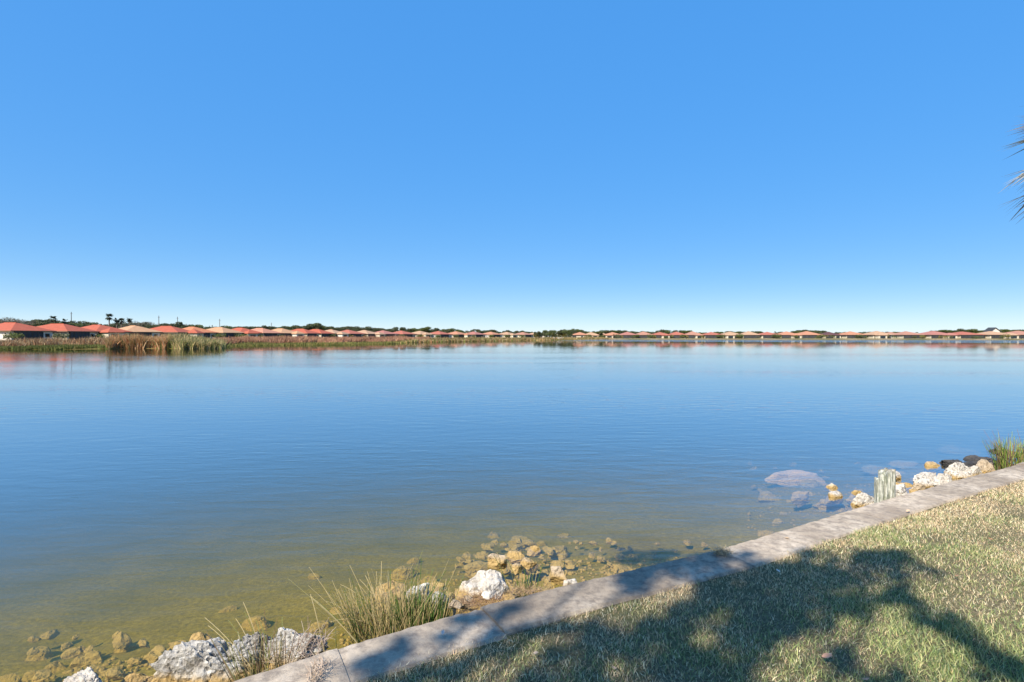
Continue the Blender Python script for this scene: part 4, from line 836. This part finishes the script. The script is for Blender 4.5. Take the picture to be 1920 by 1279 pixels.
for q, (px, ty, cw, lb) in enumerate([(100, 596, 1.0, 'wide headed palm leftmost on the skyline'), (122, 600, .8, 'small palm just left of the tallest utility pole'), (205, 592, 1.0, 'tallest palm above the fourth roof'), (219, 598, .8, 'palm right beside the tallest palm'), (228, 599, .85, 'bushy palm in the middle of the skyline palm group'), (243, 597, .75, 'slim palm at the right end of the skyline palm group')]):
    Yd = 205 + q * 3; x, y = Q(px, Yd); zt = EYE + (631 - ty + 2.0) / F * Yd
    palm((x, y, 0.9), zt - .9 - 1.0, 1.2 * cw, lb, 22, 'palm_tree', 7, .2, q + 1, .22, ((0.035, 0.05, 0.03), (0.05, 0.07, 0.035)), 'palms on the left skyline')
palm((*Q(1122, 420), 0.5), 4.2, 1.3, 'small dark palm above the roofs where the right row begins', 14, 'palm_tree', 6, .2, 30, .25)

# utility poles
for px, ty, Yd, lb in [(134, 585, 300, 'tallest leftmost utility pole on the skyline'), (298, 592, 330, 'faint utility pole over the gap before the fifth red roof'), (333, 594, 345, 'second utility pole of the close pair above the fifth roof'), (412, 598, 370, 'utility pole above the seventh tan roof'), (509, 605, 400, 'short distant utility pole, last on the right')]:
    x, y = Q(px, Yd); zt = EYE + (631 - ty) / F * Yd; root = empty('utility_pole', (x, y, 0.9)); tag(root, lb, 'utility pole', 'utility poles behind the left row')
    V = []; Qd = []; tube(V, Qd, (0, 0, -.5), (0, 0, zt - .9), .24, .15, 8); link('pole', npmesh('pole', np.array(V), [np.array(Qd)]), M['pole'], root)
    link('crossarm', boxmesh('crossarm', [(-.7, .7, -.06, .06, zt - 2.0, zt - 1.86)]), M['pole'], root)
    for u in (-.6, 0.0, .6):
        V = []; Qd = []; tube(V, Qd, (u, 0, zt - 1.86), (u, 0, zt - 1.6), .06, .04, 6); link('insulator', npmesh('insulator', np.array(V), [np.array(Qd)]), M['white_paint'], root)

# ------------------------------------------------------------------ marsh
def marsh(name, label, cat, n, pxa, pxb, e0, e1, h0, h1, cols, wd, noise_cut=None, seed=1):
    px = rng.uniform(pxa, pxb, n); e = e0 + (e1 - e0) * rng.random(n) ** 1.2
    px = px + rng.normal(0, 6, n); th = np.arctan((px - CX) / F); r = shore_r(th) + e + 3.5 * fbm2(px, e * 0, 0.05, 77, 3)
    x, y = r * np.sin(th), r * np.cos(th)
    if noise_cut is not None:
        m = fbm2(x, y, 0.08, seed, 3) > noise_cut; x, y = x[m], y[m]
    n = len(x); z = bed_z(x, y) - 0.05
    c = np.array(cols)[rng.integers(0, len(cols), n)] * rng.uniform(.7, 1.25, n)[:, None]
    tone = fbm2(x, y, 0.09, seed + 7, 3)[:, None]; c = c * (1 + .5 * tone)
    hh = rng.uniform(h0, h1, n) * (1 + .8 * fbm2(x, y, 0.22, seed + 3, 4))
    o = blades(name, np.stack([x, y, z], 1), hh, np.full(n, wd) * rng.uniform(.6, 1.3, n), rng.uniform(0, 2 * PI, n), rng.uniform(.05, .65, n), c, M['reed']); tag(o, label, cat, kind='stuff'); return o
RB = [(0.36, 0.20, 0.10), (0.48, 0.30, 0.17), (0.28, 0.14, 0.08), (0.42, 0.34, 0.20), (0.22, 0.17, 0.07)]
RP = [(0.34, 0.16, 0.10), (0.28, 0.13, 0.09), (0.40, 0.22, 0.14)]
GM = [(0.12, 0.15, 0.035), (0.17, 0.19, 0.05), (0.20, 0.17, 0.06), (0.09, 0.12, 0.03)]
marsh('reeds', 'tall dry brown reed bed along the left shore in front of the first houses', 'reeds', 26000, -200, 420, 13, 34, 0.9, 1.7, RB, .10)
marsh('reeds', 'orange brown reeds standing at the water left of the green cattails', 'reeds', 9000, 208, 330, 0, 12, 1.5, 2.3, [(0.50, 0.26, 0.12), (0.42, 0.20, 0.10), (0.52, 0.36, 0.2), (0.2, 0.2, 0.07)], .09)
marsh('cattails', 'dense tall green cattails standing at the left shore', 'cattails', 12000, 322, 411, -1, 14, 1.1, 2.4, [(0.17, 0.19, 0.06), (0.12, 0.145, 0.05), (0.28, 0.25, 0.11), (0.42, 0.31, 0.17), (0.36, 0.30, 0.15)], .11)
marsh('marsh_grass', 'low yellow green marsh grass strip along the left water edge', 'marsh grass', 22000, -200, 235, 0, 15, 0.25, 0.55, GM, .10)
marsh('marsh_grass', 'yellow green grassy spit reaching out right of the cattails', 'marsh grass', 14000, 425, 770, 0, 16, 0.3, 0.7, GM + [(0.3, 0.22, 0.08)], .12)
marsh('reeds', 'reddish brown dry reeds behind the grassy spit', 'reeds', 32000, 410, 800, 14, 60, 1.0, 1.7, RP + RB[:2], .16)
marsh('reeds', 'brown marsh plants from the spit to the green trees', 'reeds', 22000, 760, 1140, 0, 70, 0.6, 1.2, RB + GM, .25)
marsh('marsh_grass', 'pale short grass on the bank of the far right shore', 'bank grass', 12000, 1100, 2100, 3, 22, .12, .3, [(0.30, 0.27, 0.17), (0.2, 0.2, 0.09), (0.36, 0.3, 0.2)], .35)

# ------------------------------------------------------------------ palm at the right edge and the shade tree behind the camera
pr = P(1920, 631 + 1e-3, 0) if False else None
palm((8.22, 6.75, LAWNZ), 3.92, 1.05, 'palm tree at the right frame edge, only its hanging leaf tips in view', 64, 'palm_tree', 26, .17, 77, .045, ((0.34, 0.31, 0.22), (0.48, 0.40, 0.28), (0.22, 0.22, 0.12)), low=-0.2)

def shade_tree():
    # crown placed where the sun throws its shadow on the lawn and wall; the trunk stands behind the camera on the lawn
    Lh = 1.0 / math.tan(SUN_EL)
    def up(px, py, hz, z=LAWNZ):
        p = P(px, py, z); k_ = hz - z; return Vector((p.x + SUN_H.x * Lh * k_, p.y + SUN_H.y * Lh * k_, hz))
    spots = [(1250, 1052, 7.2, .36), (1215, 1062, 7.6, .30), (1310, 1046, 6.8, .22), (1290, 1030, 6.6, .30), (1230, 1040, 7.1, .30),
             (1440, 1085, 7.4, .50), (1540, 1060, 6.9, .40), (1640, 1052, 7.2, .36), (1700, 1060, 7.6, .28), (1480, 1120, 8.0, .45), (1360, 1110, 7.0, .42), (1390, 1160, 7.8, .45), (1300, 1150, 7.5, .42), (1240, 1180, 8.2, .45), (1170, 1210, 7.1, .42), (1330, 1220, 7.9, .48), (1430, 1210, 7.3, .35),
             (1120, 1260, 7.7, .42), (1000, 1250, 7.2, .36), (900, 1230, 7.9, .30), (1230, 1270, 8.3, .45), (1080, 1200, 8.0, .30), (1010, 1170, 7.3, .24), (935, 1190, 7.6, .26), (860, 1175, 7.2, .22), (960, 1150, 7.8, .18), (760, 1210, 7.5, .20), (700, 1240, 7.2, .22), (800, 1260, 7.8, .3),
             (1600, 1110, 7.9, .28), (1660, 1100, 7.3, .22), (1740, 1150, 7.2, .24), (1790, 1190, 7.5, .28), (1580, 1220, 7.1, .20), (1640, 1260, 7.7, .24), (1850, 1240, 7.4, .26), (1900, 1265, 7.9, .3), (1100, 1350, 7.4, .45), (1350, 1360, 7.8, .5)]
    cl = [(up(a, b, h_, -0.25), r) for a, b, h_, r in ((1190, 1040, 7.0, .26), (1240, 1028, 7.3, .30), (1295, 1036, 6.9, .28))] + [(up(a, b, h_), r * (0.62 if b > 1140 else 1.0)) for a, b, h_, r in spots]
    base = Vector((-6.3, -6.2, LAWNZ)); root = empty('shade_tree', base); tag(root, 'leafy tree behind the viewer whose dappled shadow falls on the lawn and cap', 'tree')
    fine = []
    for c_, rr in cl:
        for _ in range(5):
            v_ = Vector((random.gauss(0, 1), random.gauss(0, 1), random.gauss(0, 1))).normalized() * rr * random.uniform(.35, .85); fine.append((c_ + v_, rr * random.uniform(.34, .5)))
    cl_main = cl; cl = fine
    me = crown_mesh('crown', 61, [(tuple(c_ - base), r * 0.90) for c_, r in cl], 3200, .05, DG + LG, 0.9)
    link('crown', me, M['leafc'], root)
    V = []; Qd = []; fork = Vector((0.3, 0.3, 4.6)); tube(V, Qd, (0, 0, -.3), fork, .17, .12, 12)
    ctr = sum((c_ for c_, _ in cl), Vector()) / len(cl) - base
    for c_, r in cl_main:
        t = c_ - base; m = fork.lerp(t, .5) + Vector((0, 0, .25)); tube(V, Qd, fork, m, .035, .022, 5); tube(V, Qd, m, t, .022, .008, 5)
    link('trunk', npmesh('trunk', np.array(V), [np.array(Qd)]), M['bark'], root)
shade_tree()
